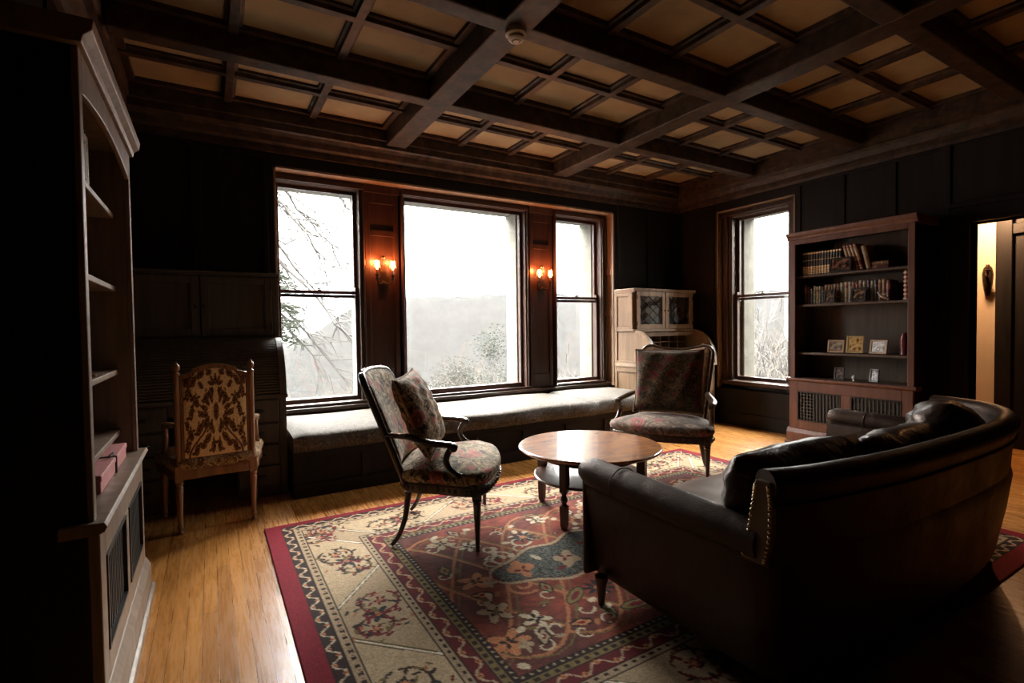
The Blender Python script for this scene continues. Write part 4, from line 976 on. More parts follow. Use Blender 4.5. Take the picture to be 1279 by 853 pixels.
# main border .198-.475
g = (w_ >= .201) & (w_ < .475); paint(g, sand)
per = 1.18; sv = np.where(isv, V_-.28, U_-.30); q = (sv % per)/per
t1 = (w_-.201)/.274
for (a, b_) in ((.0, .23), (.77, .50)):       # slanting ivory bars, outer edge at a, inner at b
    line = a+(b_-a)*t1; dd = np.minimum(np.abs(q-line), np.abs(q-line-1)); dd = np.minimum(dd, np.abs(q-line+1))*per
    paint(g & (dd < .017), olive*.7); paint(g & (dd < .008), ivory)
inner_mask = ((q > .0+.23*t1) & (q < .77-.27*t1)); paint(g & inner_mask & (C[...,0] == sand[0]), sand*1.12+np.array([.03,.03,.02]))
def stroke(pts, r, c, region=None):
    # pts in (u, v) rug coordinates
    P = np.array(pts); m = np.zeros(U_.shape, bool)
    for (x0, y0), (x1, y1) in zip(P[:-1], P[1:]):
        bx0, bx1 = min(x0,x1)-r, max(x0,x1)+r; by0, by1 = min(y0,y1)-r, max(y0,y1)+r
        i0, i1 = np.searchsorted(gx_, [bx0, bx1]); j0, j1 = np.searchsorted(gy_, [by0, by1])
        if i1 <= i0 or j1 <= j0: continue
        u = U_[j0:j1, i0:i1]; v = V_[j0:j1, i0:i1]; dx, dy = x1-x0, y1-y0; L = dx*dx+dy*dy+1e-9
        tt = np.clip(((u-x0)*dx+(v-y0)*dy)/L, 0, 1); d2 = (u-x0-tt*dx)**2+(v-y0-tt*dy)**2
        m[j0:j1, i0:i1] |= d2 < r*r
    if region is not None: m &= region
    C[m] = c
def blob(cx, cy, rx, ry, ang, c, lobes=0, amp=.25, region=None):
    R = max(rx, ry)*1.4; i0, i1 = np.searchsorted(gx_, [cx-R, cx+R]); j0, j1 = np.searchsorted(gy_, [cy-R, cy+R])
    if i1 <= i0 or j1 <= j0: return
    u = U_[j0:j1, i0:i1]-cx; v = V_[j0:j1, i0:i1]-cy; a = u*math.cos(ang)+v*math.sin(ang); b = -u*math.sin(ang)+v*math.cos(ang)
    rr = np.sqrt((a/rx)**2+(b/ry)**2); lim = 1.0
    if lobes: lim = 1-amp+amp*np.cos(lobes*np.arctan2(b/ry, a/rx))
    m = rr < lim
    if region is not None: m &= region[j0:j1, i0:i1]
    C[j0:j1, i0:i1][m] = c
reg = g
def motif(cx, cy, ang, sc_, flip):
    cs, sn = math.cos(ang), math.sin(ang)
    T = lambda x, y: (cx+(x*cs-y*flip*sn)*sc_, cy+(x*sn+y*flip*cs)*sc_)
    main_c = wine if flip > 0 else dk*1.5
    for k in range(7):
        a = k*.9; p = T(.040*math.cos(a), .036*math.sin(a)); blob(*p, .026*sc_, .014*sc_, ang+a*flip, [ink, wine, dk, olive][k % 4], region=reg)
    p = T(0, 0); blob(*p, .016*sc_, .012*sc_, ang, tan_, region=reg); blob(*p, .007*sc_, .007*sc_, 0, wine, region=reg)
    for sgn in (1, -1):
        c_ = [T(.02, .03*sgn), T(.07, .07*sgn), T(.13, .06*sgn), T(.16, .02*sgn), T(.14, -.02*sgn)]; c2_ = [T(-.02, .035*sgn), T(-.07, .08*sgn), T(-.15, .075*sgn), T(-.19, .03*sgn)]
        for cc in (c_, c2_):
            pp_ = [(v.x, v.y) for v in bezier([(a, b, 0) for a, b in cc], 6)]; stroke(pp_, .0065, main_c, reg)
            for k, (a, b) in enumerate(pp_[3::4]):
                blob(a+.015*math.sin(k*2.2+flip), b+.015*math.cos(k*2.2), .021*sc_, .009*sc_, k*1.3+ang, [wine, dk, olive, main_c][k % 4], region=reg)
    for k in range(34):
        a = rng.random()*6.28; r = .05+.12*rng.random(); p = T(r*1.3*math.cos(a), r*math.sin(a)*.9)
        blob(*p, .018*sc_, .007*sc_, rng.random()*3, [dk, wine, olive, ink, tan_*.7][k % 5], region=reg)
    for sx in (-1, 1): p = T(.115*sx, 0); blob(*p, .042*sc_, .034*sc_, ang, main_c, 5, .35, reg); blob(*p, .020*sc_, .015*sc_, ang, tan_, 5, .3, reg); 
mw = .338
k = 0; s0 = .28
for i in range(-1, 8):
    c = s0+per*(.385+i*.5)/1.0
    for (x, y, a) in ((mw, c, PI/2), (Lx-mw, c, PI/2)):
        if .1 < y < Ly-.1: motif(x, y, a+.35*(1 if i % 2 else -1), 1.0, 1 if (i % 2) else -1)
    c = .30+per*(.385+i*.5)
    for (x, y, a) in ((c, mw-top_off, 0), (c, Ly-mw, 0)):
        if .1 < x < Lx-.1: motif(x, y, a+.3*(1 if i % 2 else -1), 1.0, 1 if (i % 2) else -1)
# inner guards
paint(np.abs(w_-.475) < .004, dk)
g = (w_ >= .479) & (w_ < .515); paint(g, sand*.9); ph = (s_ % .045)/.045; paint(g & (np.abs(w_-.497) < .009) & (np.abs(ph-.5) < .22), dk)
paint(np.abs(w_-.515) < .003, dk)
g = (w_ >= .518) & (w_ < .585); paint(g, wine*.75); vine = .551+.022*np.tanh(1.5*np.sin(s_*2*PI/.15)); ph = (s_ % .15)/.15
paint(g & (np.abs(w_-vine) < .006), sand*1.1)
paint(g & ((((w_-.537)**2+((ph-.75)*.15)**2) < .012**2) | (((w_-.567)**2+((ph-.25)*.15)**2) < .012**2)), tan_); paint(g & ((((w_-.537)**2+((ph-.75)*.15)**2) < .005**2) | (((w_-.567)**2+((ph-.25)*.15)**2) < .005**2)), dk)
paint(np.abs(w_-.585) < .003, dk)
g = (w_ >= .588) & (w_ < .622); paint(g, olive*1.2); ph = (s_ % .045)/.045; paint(g & (np.abs(w_-.605) < .009) & (np.abs(ph-.5) < .25), dk)
g = (w_ >= .622) & (w_ < .655); paint(g, dk*.8); ph = (s_ % .034)/.034; paint(g & (((w_-.638)**2+((ph-.5)*.034)**2) < .0065**2), sand)
# field
fld = w_ >= .655
mott = .5+.5*np.sin(U_*37+3*np.sin(V_*29))*np.sin(V_*41+2*np.sin(U_*23))
big = np.clip(.5+.9*np.sin(U_*5.1+1.3*np.sin(V_*6.3+1))*np.sin(V_*7.7+1.1*np.sin(U_*4.2)), 0, 1)
C[fld] = ((rust[None]*big[fld][:, None]+np.array([.115,.030,.024])[None]*(1-big[fld][:, None]))*(.75+.5*mott[fld][:, None]))*(1-.35*(noise[fld] > .8)[:, None])
cxr, cyr = Lx/2, Ly/2
# lattice of vines (pairs of tan stems)
for k in range(-2, 7):
    x0 = .35+k*.62
    for sgn in (1, -1):
        pts = [(x0+.62*i/24*3, cyr+sgn*(.62*math.sin(i/24*PI*2+k*1.1))) for i in range(25)]
        stroke(pts, .0085, tan_*.85, fld); stroke([(a_+.03, b_+.02) for a_, b_ in pts], .004, olive, fld)
def lotus(cx, cy, r, ang, c, flip=1):
    blob(cx, cy, r, r*.82, ang, dk*1.1, 5, .28, fld); blob(cx, cy, r*.93, r*.75, ang, c, 5, .28, fld)
    stroke([(cx-r*.9*math.cos(ang), cy-r*.9*math.sin(ang)), (cx, cy)], .004, dk, fld)
    for kk in range(4): a = ang+.785+kk*PI/2; blob(cx+.022*math.cos(a), cy+.022*math.sin(a), .017, .009, a, dk, region=fld)
    blob(cx, cy, .007, .007, 0, c, region=fld)
def swirl(cx, cy, r, ang, c, wd_=.010, turns=1.3):
    pts = [(cx+r*(1-.75*i/30)*math.cos(ang+turns*2*PI*i/30), cy+r*(1-.75*i/30)*math.sin(ang+turns*2*PI*i/30)) for i in range(31)]
    stroke(pts, wd_, c, fld)
spots = [(.80+.23*(k_ % 11)+.06*math.sin(k_*5), .76+.36*(k_//11)+.05*math.cos(k_*3), 5) for k_ in range(44)] + [(.85,.80,0),(.98,.92,1),(1.52,.80,1),(2.3,.83,2),(2.9,.80,0),(.83,1.30,2),(.78,1.58,0),(.90,1.72,1),(.72,1.80,2),(1.16,1.66,3),(1.35,1.86,3),(1.05,1.15,4),(1.72,1.75,1),(2.2,1.8,0),(2.7,1.85,1),(3.0,1.2,0),(2.9,1.65,2),(1.25,1.02,4),(1.75,.95,4),(2.55,1.0,4),(1.0,1.45,4),(1.55,1.62,4),(2.4,1.6,4),(3.05,.9,1)]
for i, (x, y, k) in enumerate(spots):
    if k == 0: lotus(x, y, .105, i*1.1, sand*1.15)
    elif k == 1: lotus(x, y, .085, i*.8+1, cream)
    elif k == 2: lotus(x, y, .115, i*.9, tan_); blob(x+.05, y+.05, .05, .035, i, sand, 4, .3, fld)
    elif k == 3:
        blob(x, y, .085, .035, i*.7, dk*1.3, region=fld); blob(x, y, .078, .028, i*.7, olive*1.3, region=fld); blob(x, y, .045, .014, i*.7, wine, region=fld)
    elif k == 5:
        if ((x-cxr)/1.0)**2+((y-cyr)/.25)**2 > 1:
            c5 = [cream, sand, tan_, olive*1.5][i % 4]; blob(x, y, .055, .030, i*1.3, dk, region=fld); blob(x, y, .048, .023, i*1.3, c5, 4, .15, fld); blob(x, y, .018, .010, i*1.3, wine, region=fld); blob(x+.06, y+.03, .024, .012, i*2.1, c5*.8, region=fld); swirl(x-.03, y+.05, .045, i*1.7, cream*.9, .005, .7)
    elif k == 4:
        swirl(x, y, .085, i, cream if i % 2 else tan_, .009); swirl(x+.12, y-.02, .06, i+2, olive*1.4, .007)
for i in range(150):
    x = .66+rng.random()*(Lx-1.32); y = .66+rng.random()*(Ly-1.32)
    if ((x-cxr)/.95)**2+((y-cyr)/.22)**2 < 1.1: continue
    kind = i % 5; a = rng.random()*3
    if kind < 2: blob(x, y, .026, .017, a, cream, region=fld)
    elif kind == 2: blob(x, y, .022, .013, a, ink, region=fld); blob(x, y, .010, .006, a, tan_, region=fld)
    elif kind == 3: swirl(x, y, .05, a, cream*.9, .006, .6)
    else: blob(x, y, .03, .012, a, olive, region=fld)
# dark rosette near the window side
for cx, cy in ((1.30,.98),(2.49,.98),(1.30,1.66),(2.49,1.66)):
    for k in range(9): a = k*.698; blob(cx+.055*math.cos(a), cy+.045*math.sin(a), .030, .011, a, ink, region=fld)
    blob(cx, cy, .030, .024, 0, tan_, 6, .2, fld)
# central medallion: grey-blue cartouche with cream outline
e = np.abs(U_-cxr); hgt_ = .235*np.sqrt(np.clip(1-(e/.98)**1.5, 0, 1))*(1+.13*np.cos(e*2*PI/.33)); dd = np.abs(V_-cyr)-hgt_; inx = e < .98
paint(fld & inx & (dd < .030), sand*1.1); paint(fld & inx & (dd < .006), wine*.6)
med = fld & (e < .955) & (dd < -.002); C[med] = np.array([.055,.058,.050])[None]*(.5+1.8*(noise[med] > .5)[:, None])
for k in range(-3, 4):
    cx = cxr+k*.27; 
    blob(cx, cyr+.02*(-1)**k, .105, .075, .5*k, tan_ if k % 2 else sand, 4, .2, med)
    for kk in range(3): a = k+kk*2.1; blob(cx+.028*math.cos(a), cyr+.024*math.sin(a), .020, .010, a, wine, region=med)
for k in range(-4, 4):
    cx = cxr+(k+.5)*.27; blob(cx, cyr+.08*(-1)**k, .04, .016, .6*k, cream*.9, region=med); blob(cx+.05, cyr-.09*(-1)**k, .035, .014, 1.1*k, wine, region=med)
C *= (.80+.4*noise)[..., None]
C = np.clip(C, 0, 1)
# mesh: wavering top with a little thickness
X3 = RX0+U_; Y3 = RY1-V_; Z3 = .010+.0006*noise
vs = np.stack([X3, Y3, Z3], -1).reshape(-1, 3)
N1 = nx+1; ii, jj = np.meshgrid(np.arange(nx), np.arange(ny)); a = (jj*N1+ii).ravel()
fs = np.stack([a, a+N1, a+N1+1, a+1], 1)
edge = np.concatenate([np.arange(N1), np.arange(1, ny+1)*N1+nx, ny*N1+np.arange(nx-1, -1, -1), np.arange(ny-1, 0, -1)*N1])
nb = len(vs); low = vs[edge].copy(); low[:, 2] = 0; allv = np.vstack([vs, low]); ne = len(edge); k = np.arange(ne); k2 = (k+1) % ne
skirt = np.stack([edge[k], edge[k2], nb+k2, nb+k], 1); allf = np.vstack([fs, skirt])
me = bpy.data.meshes.new('rug'); me.vertices.add(len(allv)); me.vertices.foreach_set('co', allv.astype(np.float32).ravel())
me.loops.add(allf.size); me.loops.foreach_set('vertex_index', allf.astype(np.int32).ravel())
me.polygons.add(len(allf)); me.polygons.foreach_set('loop_start', np.arange(0, allf.size, 4, dtype=np.int32)); me.polygons.foreach_set('loop_total', np.full(len(allf), 4, np.int32))
me.update(calc_edges=True); me.validate(); set_pattern(me, np.vstack([C.reshape(-1, 3), np.tile(crim, (ne, 1))])); me.materials.append(M['rug'])
rug = bpy.data.objects.new('rug', me); col.objects.link(rug); tag(rug, 'large crimson-edged oriental wool rug with cream floral border and rust field', 'rug')
# ================================================================== SCONCES, DETECTOR
SHADE = emis('lit_glass_shade', (1.0,.50,.20), 22)
def sconce(x, label):
    y = 5.015; t = empty('wall_sconce', (x, y, 1.74), 0, label, 'wall sconce', 'two-armed sconces between the bay windows')
    m = MB(); m.obox((0,-.012,.0), (.11,.022,.07)).obox((0,-.014,.05), (.05,.02,.08)).tube([(0,-.012,.07),(0,-.012,.22)], .006, 8)
    m.tube(bezier([(-.03,-.014,.11),(-.045,-.014,.13),(-.03,-.014,.16),(0,-.014,.145),(.03,-.014,.16),(.045,-.014,.13),(.03,-.014,.11)],5), .004, 6)
    m.lathe([(.001,.205),(.020,.212),(.024,.225),(.012,.24),(.001,.25)], (0,-.014,0), 12)
    m.build('backplate', M['brass'], t, bevel=.003)
    for s in (-1, 1):
        a = MB().tube(bezier([(0,-.02,-.01),(s*.03,-.05,-.035),(s*.065,-.075,-.03),(s*.078,-.08,.0)],6), .007, 8)
        a.lathe([(.008,0),(.012,.004),(.020,.012),(.022,.016),(.013,.020),(.014,.030),(.016,.045),(.022,.050),(.022,.054),(.008,.056)], (s*.078,-.08,0), 12)
        am = a.build('arm', M['brass'], t, smooth=True)
        MB().lathe([(.008,.054),(.008,.10),(.006,.102)], (s*.078,-.08,0), 10).build('candle_sleeve', M['leg_wood'], am, smooth=True)
        MB().lathe([(.006,.10),(.012,.112),(.015,.13),(.011,.15),(.003,.165),(.0005,.168)], (s*.078,-.08,0), 12).build('bulb', SHADE, am, smooth=True)
        sh = MB(); sh.lathe([(.033,.118),(.030,.135),(.024,.165),(.020,.185)], (s*.078,-.08,0), 16)
        sh.f = [f for f in sh.f if len(f) == 4]
        sh.build('shade', SHADEG, am, smooth=True, fix=False)
        l = bpy.data.lights.new('sconce_light', 'POINT'); l.energy = 8; l.color = (1.0,.30,.09); l.shadow_soft_size = .015
        lo = bpy.data.objects.new('sconce_light', l); col.objects.link(lo); lo.parent = t; lo.location = (s*.078,-.075,.185)
    return t
def shadeglass():
    m = bpy.data.materials.new('shade_glass'); m.use_nodes = True; nt = m.node_tree; nt.nodes.clear(); o = N(nt, 'ShaderNodeOutputMaterial')
    a = N(nt, 'ShaderNodeBsdfTranslucent'); a.inputs[0].default_value = (.9,.55,.3,1); b = N(nt, 'ShaderNodeBsdfTransparent'); b.inputs[0].default_value = (1,.8,.6,1)
    x = N(nt, 'ShaderNodeMixShader'); x.inputs[0].default_value = .5; nt.links.new(a.outputs[0], x.inputs[1]); nt.links.new(b.outputs[0], x.inputs[2]); nt.links.new(x.outputs[0], o.inputs[0]); return m
SHADEG = shadeglass()
sconce(1.495, 'glowing two-armed candle sconce on the left pillar, between the left and middle windows')
sconce(3.405, 'glowing two-armed candle sconce on the right pillar, between the middle and right windows')
t = empty('smoke_detector', (1.57, 2.545, 2.98), 0, 'round white smoke detector at a crossing of the ceiling beams', 'smoke detector')
MB().lathe([(.001,0),(.062,0),(.062,-.028),(.055,-.034),(.001,-.034)], n=28).build('base', M['white'], t, smooth=True)
MB().lathe([(.045,-.034),(.048,-.05),(.040,-.060),(.026,-.062),(.026,-.052),(.020,-.052),(.018,-.066),(.001,-.067)], n=28).build('sensor_cap', M['white'], t, smooth=True)
# hall: dark sconce on the lit plaster, and the lamp
t = empty('hall_sconce', (6.75, 1.93, 1.68), 0, 'dark wall bracket on the lit plaster seen through the doorway', 'wall bracket')
m = MB().lathe([(.001,-.17),(.018,-.16),(.028,-.10),(.04,-.02),(.045,.05),(.035,.11),(.012,.14),(.001,.145)], (-.012,0,0), 14); m.build('backplate', M['brass'], t, smooth=True)
m = MB().tube(bezier([(-.02,0,.02),(-.08,-.01,.05),(-.12,-.03,.03),(-.16,-.04,.06)],6), .012, 8).lathe([(.008,.06),(.03,.07),(.034,.08),(.014,.085),(.014,.13),(.010,.135)], (-.16,-.04,0), 12)
m.build('arm', M['brass'], t, smooth=True)
t = empty('pendant_lamp', (6.22, 1.85, H), 0, 'glowing pendant lamp hanging in the hall beyond the doorway', 'lamp')
MB().lathe([(.07,0),(.07,-.02),(.02,-.03),(.008,-.035),(.008,-.50),(.03,-.52)], n=16).build('fitting', M['brass'], t, smooth=True)
MB().lathe([(.03,-.52),(.08,-.55),(.11,-.60),(.09,-.65),(.04,-.68),(.001,-.69)], n=20).build('globe', emis('lit_globe', (1,.62,.30), 6), t, smooth=True)
l = bpy.data.lights.new('hall_light', 'POINT'); l.energy = HALL_E; l.color = (1.0,.58,.30); l.shadow_soft_size = .05
lo = bpy.data.objects.new('hall_light', l); col.objects.link(lo); lo.parent = t; lo.location = (0,0,-.80)

# ================================================================== OUTDOORS
M['hill'] = None
def landmat(name, a, b_, c, s, s2):
    m, nt, bb = mat(name); n1 = N(nt, 'ShaderNodeTexNoise', Scale=s, Detail=8, Roughness=.7); nt.links.new(coords(nt), n1.inputs['Vector'])
    nt.links.new(ramp(nt, n1.outputs['Fac'], [(.35, c4(*a)), (.5, c4(*b_)), (.65, c4(*c))]), bb.inputs['Base Color']); bb.inputs['Roughness'].default_value = 1; bb.inputs['Specular IOR Level'].default_value = 0
    return m
M['hill'] = landmat('wooded_hillside', (HB*.80,HB*.84,HB*.80), (HB,HB,HB*.97), (HB*1.18,HB*1.13,HB*1.05), .05, 1)
M['slope'] = landmat('scrub_slope', (HB*.75,HB*.80,HB*.68), (HB,HB*.98,HB*.88), (HB*1.35,HB*1.22,HB*1.05), .35, 1)
def terrain():
    m = MB()
    nu, nv = 110, 130
    def fn(u, v):
        a = math.radians(-18+96*u); r = 9*(700/9)**v      # polar about the house, azimuth from +y towards +x
        x, y = r*math.sin(a), r*math.cos(a)
        # river runs in a valley to the left
        az = math.degrees(a)
        z = -2.2-.45*(r-9) if r < 60 else -25.2-.08*(r-60)
        if r > 60: z = max(z, -34)
        # far ridge
        f = min(1, max(0, (r-150)/330)); f = f*f*(3-2*f)
        ridge = 31+1.4*math.sin(az*.21+1)+.7*math.sin(az*.9+1)+.5*math.sin(az*2.3)-.06*max(0, az-22)
        left = max(0, min(1, (az-2)/15)); left = left*left*(3-2*left); ridge = -34+(ridge+34)*left
        z = z*(1-f)+(ridge)*f
        # near shoulder rising on the right
        sh = max(0, min(1, (az-34)/16)); sh = sh*sh*(3-2*sh)
        if r < 200: z = z*(1-sh)+sh*(-2.2-.10*(r-9)+.9*math.sin(r*.15+az*.1))
        z += .35*math.sin(x*.21+1.3)*math.cos(y*.17)*min(3, r/40)
        return (x, y, z)
    m.grid(fn, nu, nv); return m
struct(terrain().build('hillside', M['hill'], smooth='all', fix=False))
m, nt, b = mat('river_water'); b.inputs['Base Color'].default_value = (.30,.33,.35,1); b.inputs['Roughness'].default_value = .18; b.inputs['Specular IOR Level'].default_value = 1
struct(MB().box(-150, 75, 150, 640, -32.6, -32.2).build('river', m))
def mk_tree(x, y, z, h, seed, matl, label, name='bare_tree', cat='tree', lean=(0,0), spread=1.0, depth=5, nb=3, r0=.09, droop=0, group=None):
    r = random.Random(seed); t = empty(name, (x, y, z), 0, label, cat, group); tr = MB(); br = MB()
    def rec(p, d, L, rad, lev):
        pts = [p]; q = p.copy(); dd = d.copy()
        for i in range(4):
            dd = (dd+Vector((r.uniform(-.25,.25), r.uniform(-.25,.25), r.uniform(-.12,.12)-droop*lev*.06))).normalized(); q = q+dd*L/4; pts.append(q.copy())
        (tr if lev == 0 else br).tube(pts, [max(.009, rad*(1-.45*i/4)) for i in range(5)], 6 if lev < 2 else 3, caps=False)
        if lev >= depth: return
        for k in range(nb if lev else nb+3):
            f = r.uniform(.3, 1); base = pts[min(4, int(f*4)+0)]; az = r.uniform(0, 2*PI); sp = r.uniform(.5, 1.0)*spread
            perp = Vector((math.cos(az), math.sin(az), r.uniform(-.2,.4)-droop*.3)); nd = (dd+perp*sp).normalized()
            rec(base, nd, L*r.uniform(.55,.78), rad*.5, lev+1)
    rec(Vector((0,0,0)), Vector((lean[0], lean[1], 1)).normalized(), h*.42, r0, 0)
    tr.build('trunk', matl, t, fix=False); br.build('branches', matl, t, fix=False); return t
BK = plain('winter_bark', (.020,.018,.017), .9)
BT = plain('pale_twigs', (TW*.95,TW*.86,TW*.74), .9); BT2 = plain('tan_twigs', (TW*1.15,TW*.88,TW*.58), .9)
def zground(x, y):
    r = math.hypot(x, y); az = math.degrees(math.atan2(x, y)); z = -2.2-.45*(r-9) if r < 60 else -25.2
    sh = max(0, min(1, (az-34)/16)); sh = sh*sh*(3-2*sh); return z*(1-sh)+sh*(-2.2-.10*(r-9))-.3
t = empty('bare_tree', (-1.4, 9.2, -2.5), 0, 'bare tree whose drooping branches reach across the left bay window', 'tree')
tk = MB().tube([(0,0,0),(.05,0,2.5),(-.05,.1,5),(.1,0,7.5),(.05,0,9)], [.19,.17,.14,.10,.05], 12); tk.build('trunk', BK, t, smooth=True)
rb = random.Random(5); br = MB()
for (z0, ex, ez, ey) in ((7.2,3.9,5.75,.2),(7.4,3.6,6.35,-.3),(6.9,3.4,5.2,.5),(6.6,3.2,4.85,-.2),(6.0,3.3,4.05,.3),(7.6,4.1,6.1,.6),(5.6,3.5,3.55,-.4),(5.3,3.0,3.15,.2),(4.9,3.4,2.95,.1),(6.4,2.8,5.5,.1),(7.0,3.0,6.6,.2)):
    P_ = [Vector((0,0,z0)), Vector((ex*.3, ey*.3, z0+.45)), Vector((ex*.65, ey*.7, (z0+.5+ez)/2+.2)), Vector((ex, ey, ez))]
    c_ = bezier(P_, 7); nn = len(c_); c_ = [p+Vector((rb.uniform(-.05,.05), rb.uniform(-.04,.04), rb.uniform(-.05,.05))) for p in c_]
    br.tube(c_, [.045*(1-i/nn)+.010 for i in range(nn)], 6, caps=False)
    for k in range(6, nn):
        for q in range(2):
            d = Vector((rb.uniform(.2,1.1), rb.uniform(-.5,.5), rb.uniform(-.9,.25))).normalized(); L = rb.uniform(.35,.95); p = c_[k]; pts = [p]
            for i in range(4): d = (d+Vector((rb.uniform(-.3,.3), rb.uniform(-.3,.3), rb.uniform(-.3,.15)))).normalized(); pts.append(pts[-1]+d*L/4)
            br.tube(pts, [.012,.010,.009,.008,.007], 4, caps=False)
            for w_ in range(2):
                b0 = pts[rb.choice((1,2,3))]; d2 = (d+Vector((rb.uniform(-.8,.8), rb.uniform(-.8,.8), rb.uniform(-.6,.3)))).normalized(); br.tube([b0, b0+d2*L*.25, b0+d2*L*.45+Vector((0,0,-.03))], [.008,.007,.006], 3, caps=False)
br.build('branches', BK, t, fix=False)
def shrub(name, az, r_, ztop, wdt, seed, matl, label, stems=16, depth=3, nb=4, rad=.022, group=None, cat='shrub'):
    r = random.Random(seed); x, y = r_*math.sin(math.radians(az)), r_*math.cos(math.radians(az)); z = zground(x, y); h = ztop-z
    t = empty(name, (x, y, z), 0, label, cat, group); st = MB(); tw = MB()
    def rec(p, d, L, rd, lev):
        pts = [p]; q = p.copy(); dd = d.copy()
        for i in range(3):
            dd = (dd+Vector((r.uniform(-.3,.3), r.uniform(-.3,.3), r.uniform(-.05,.2)))).normalized(); q = q+dd*L/3; pts.append(q.copy())
        (st if lev == 0 else tw).tube(pts, [max(.007, rd*(1-.4*i/3)) for i in range(4)], 5 if lev == 0 else 3, caps=False)
        if lev >= depth: return
        for k in range(nb):
            base = pts[r.choice((1,2,3,3))]; a = r.uniform(0, 2*PI); nd = (dd+Vector((math.cos(a), math.sin(a), r.uniform(-.1,.5)))*r.uniform(.35,.9)).normalized()
            rec(base, nd, L*r.uniform(.40,.6), rd*.5, lev+1)
    for k in range(stems):
        a = r.uniform(0, 2*PI); o_ = r.uniform(0, .35)*wdt
        rec(Vector((o_*math.cos(a)*.5, o_*math.sin(a)*.5, 0)), Vector((math.cos(a)*o_/h*1.6, math.sin(a)*o_/h*1.6, 1)).normalized(), h*r.uniform(.30,.50), rad, 0)
    st.build('stem', matl, t, fix=False); tw.build('twigs', matl, t, fix=False); return t
def leafy(name, az, r_, ztop, w, n, matl, wood_, label, seed, ls=.05, cat='tree'):
    r = random.Random(seed); x, y = r_*math.sin(math.radians(az)), r_*math.cos(math.radians(az)); z = zground(x, y); h = ztop-z
    t = empty(name, (x, y, z), 0, label, cat); m = MB(); b = MB()
    lumps = [(r.uniform(-.3,.3)*w, r.uniform(-.3,.3)*w, h*r.uniform(.35,.93), r.uniform(.14,.26)*w) for _ in range(22)]
    for i in range(n):
        lx, ly, lz, lr = lumps[i % 22]; v = Vector((r.gauss(0,1), r.gauss(0,1), r.gauss(0,1))).normalized()*lr*r.random()**.4; p = Vector((lx, ly, lz))+v
        d = Vector((r.uniform(-1,1), r.uniform(-1,1), r.uniform(-.5,.5))).normalized()*ls; e = Vector((r.uniform(-1,1), r.uniform(-1,1), r.uniform(-1,1))).normalized()*ls*.45
        m.add([p-d, p+e, p+d, p-e], [(0,1,2,3)])
    for lx, ly, lz, lr in lumps: b.tube([(0,0,max(0,lz*.3)), (lx*.5, ly*.5, lz*.65), (lx, ly, lz)], [.05,.03,.01], 4, caps=False)
    b.tube([(0,0,0),(0,0,h*.6)], [.12,.06], 7)
    m.build('foliage', matl, t, fix=False); b.build('trunk', wood_, t, fix=False); return t
def leafmat(name, c):
    m = plain(name, c, .9); nt = m.node_tree; b = nt.nodes['Principled BSDF']; o = [n for n in nt.nodes if n.type == 'OUTPUT_MATERIAL'][0]
    tr = N(nt, 'ShaderNodeBsdfTranslucent'); tr.inputs[0].default_value = c4(*[q*1.2 for q in c]); x = N(nt, 'ShaderNodeMixShader'); x.inputs[0].default_value = .5
    nt.links.new(b.outputs[0], x.inputs[1]); nt.links.new(tr.outputs[0], x.inputs[2]); nt.links.new(x.outputs[0], o.inputs[0]); return m
EG = leafmat('evergreen_needles', (.012,.016,.010)); EG2 = leafmat('grey_green_leaves', (TW*.80,TW*.92,TW*.72)); EG3 = leafmat('tan_leaves', (TW*1.05,TW*.95,TW*.78))
t = empty('evergreen_tree', (.35, 9.0, -2.7), 0, 'evergreen tree whose boughs show at the left edge of the left window', 'tree')
re_ = random.Random(4); m = MB(); b = MB(); b.tube([(0,0,0),(0,0,3.5),(0,0,7.0)], [.13,.09,.03], 8)
for k_ in range(26):
    a_ = .35*math.sin(k_*2.4) if k_ % 2 else re_.uniform(0, 6.28); zt_ = 3.75+.13*(k_ % 10)+re_.uniform(0,.1) if k_ % 2 else re_.uniform(4.2, 6.6); L_ = (1.05-.28*abs((zt_-4.35)))*re_.uniform(.8,1.02) if k_ % 2 else .9*(7.3-zt_)/3
    tip = Vector((L_*math.cos(a_), L_*math.sin(a_), zt_-.12)); p0 = Vector((0,0,zt_)); b.tube([p0, (p0+tip)/2+Vector((0,0,.05)), tip], [.02,.013,.006], 4, caps=False)
    for q_ in range(150):
        f_ = re_.uniform(.35, 1.02); p = p0+(tip-p0)*f_+Vector((re_.gauss(0,.06), re_.gauss(0,.09), re_.gauss(-.03,.055))); d = Vector((math.cos(a_)+re_.uniform(-.7,.7), math.sin(a_)+re_.uniform(-.7,.7), re_.uniform(-.5,.3))).normalized()*.045; e = Vector((re_.uniform(-1,1), re_.uniform(-1,1), re_.uniform(-1,1))).normalized()*.014
        m.add([p-d, p+e, p+d, p-e], [(0,1,2,3)])
m.build('foliage', EG, t, fix=False); b.build('trunk', BK, t, fix=False)
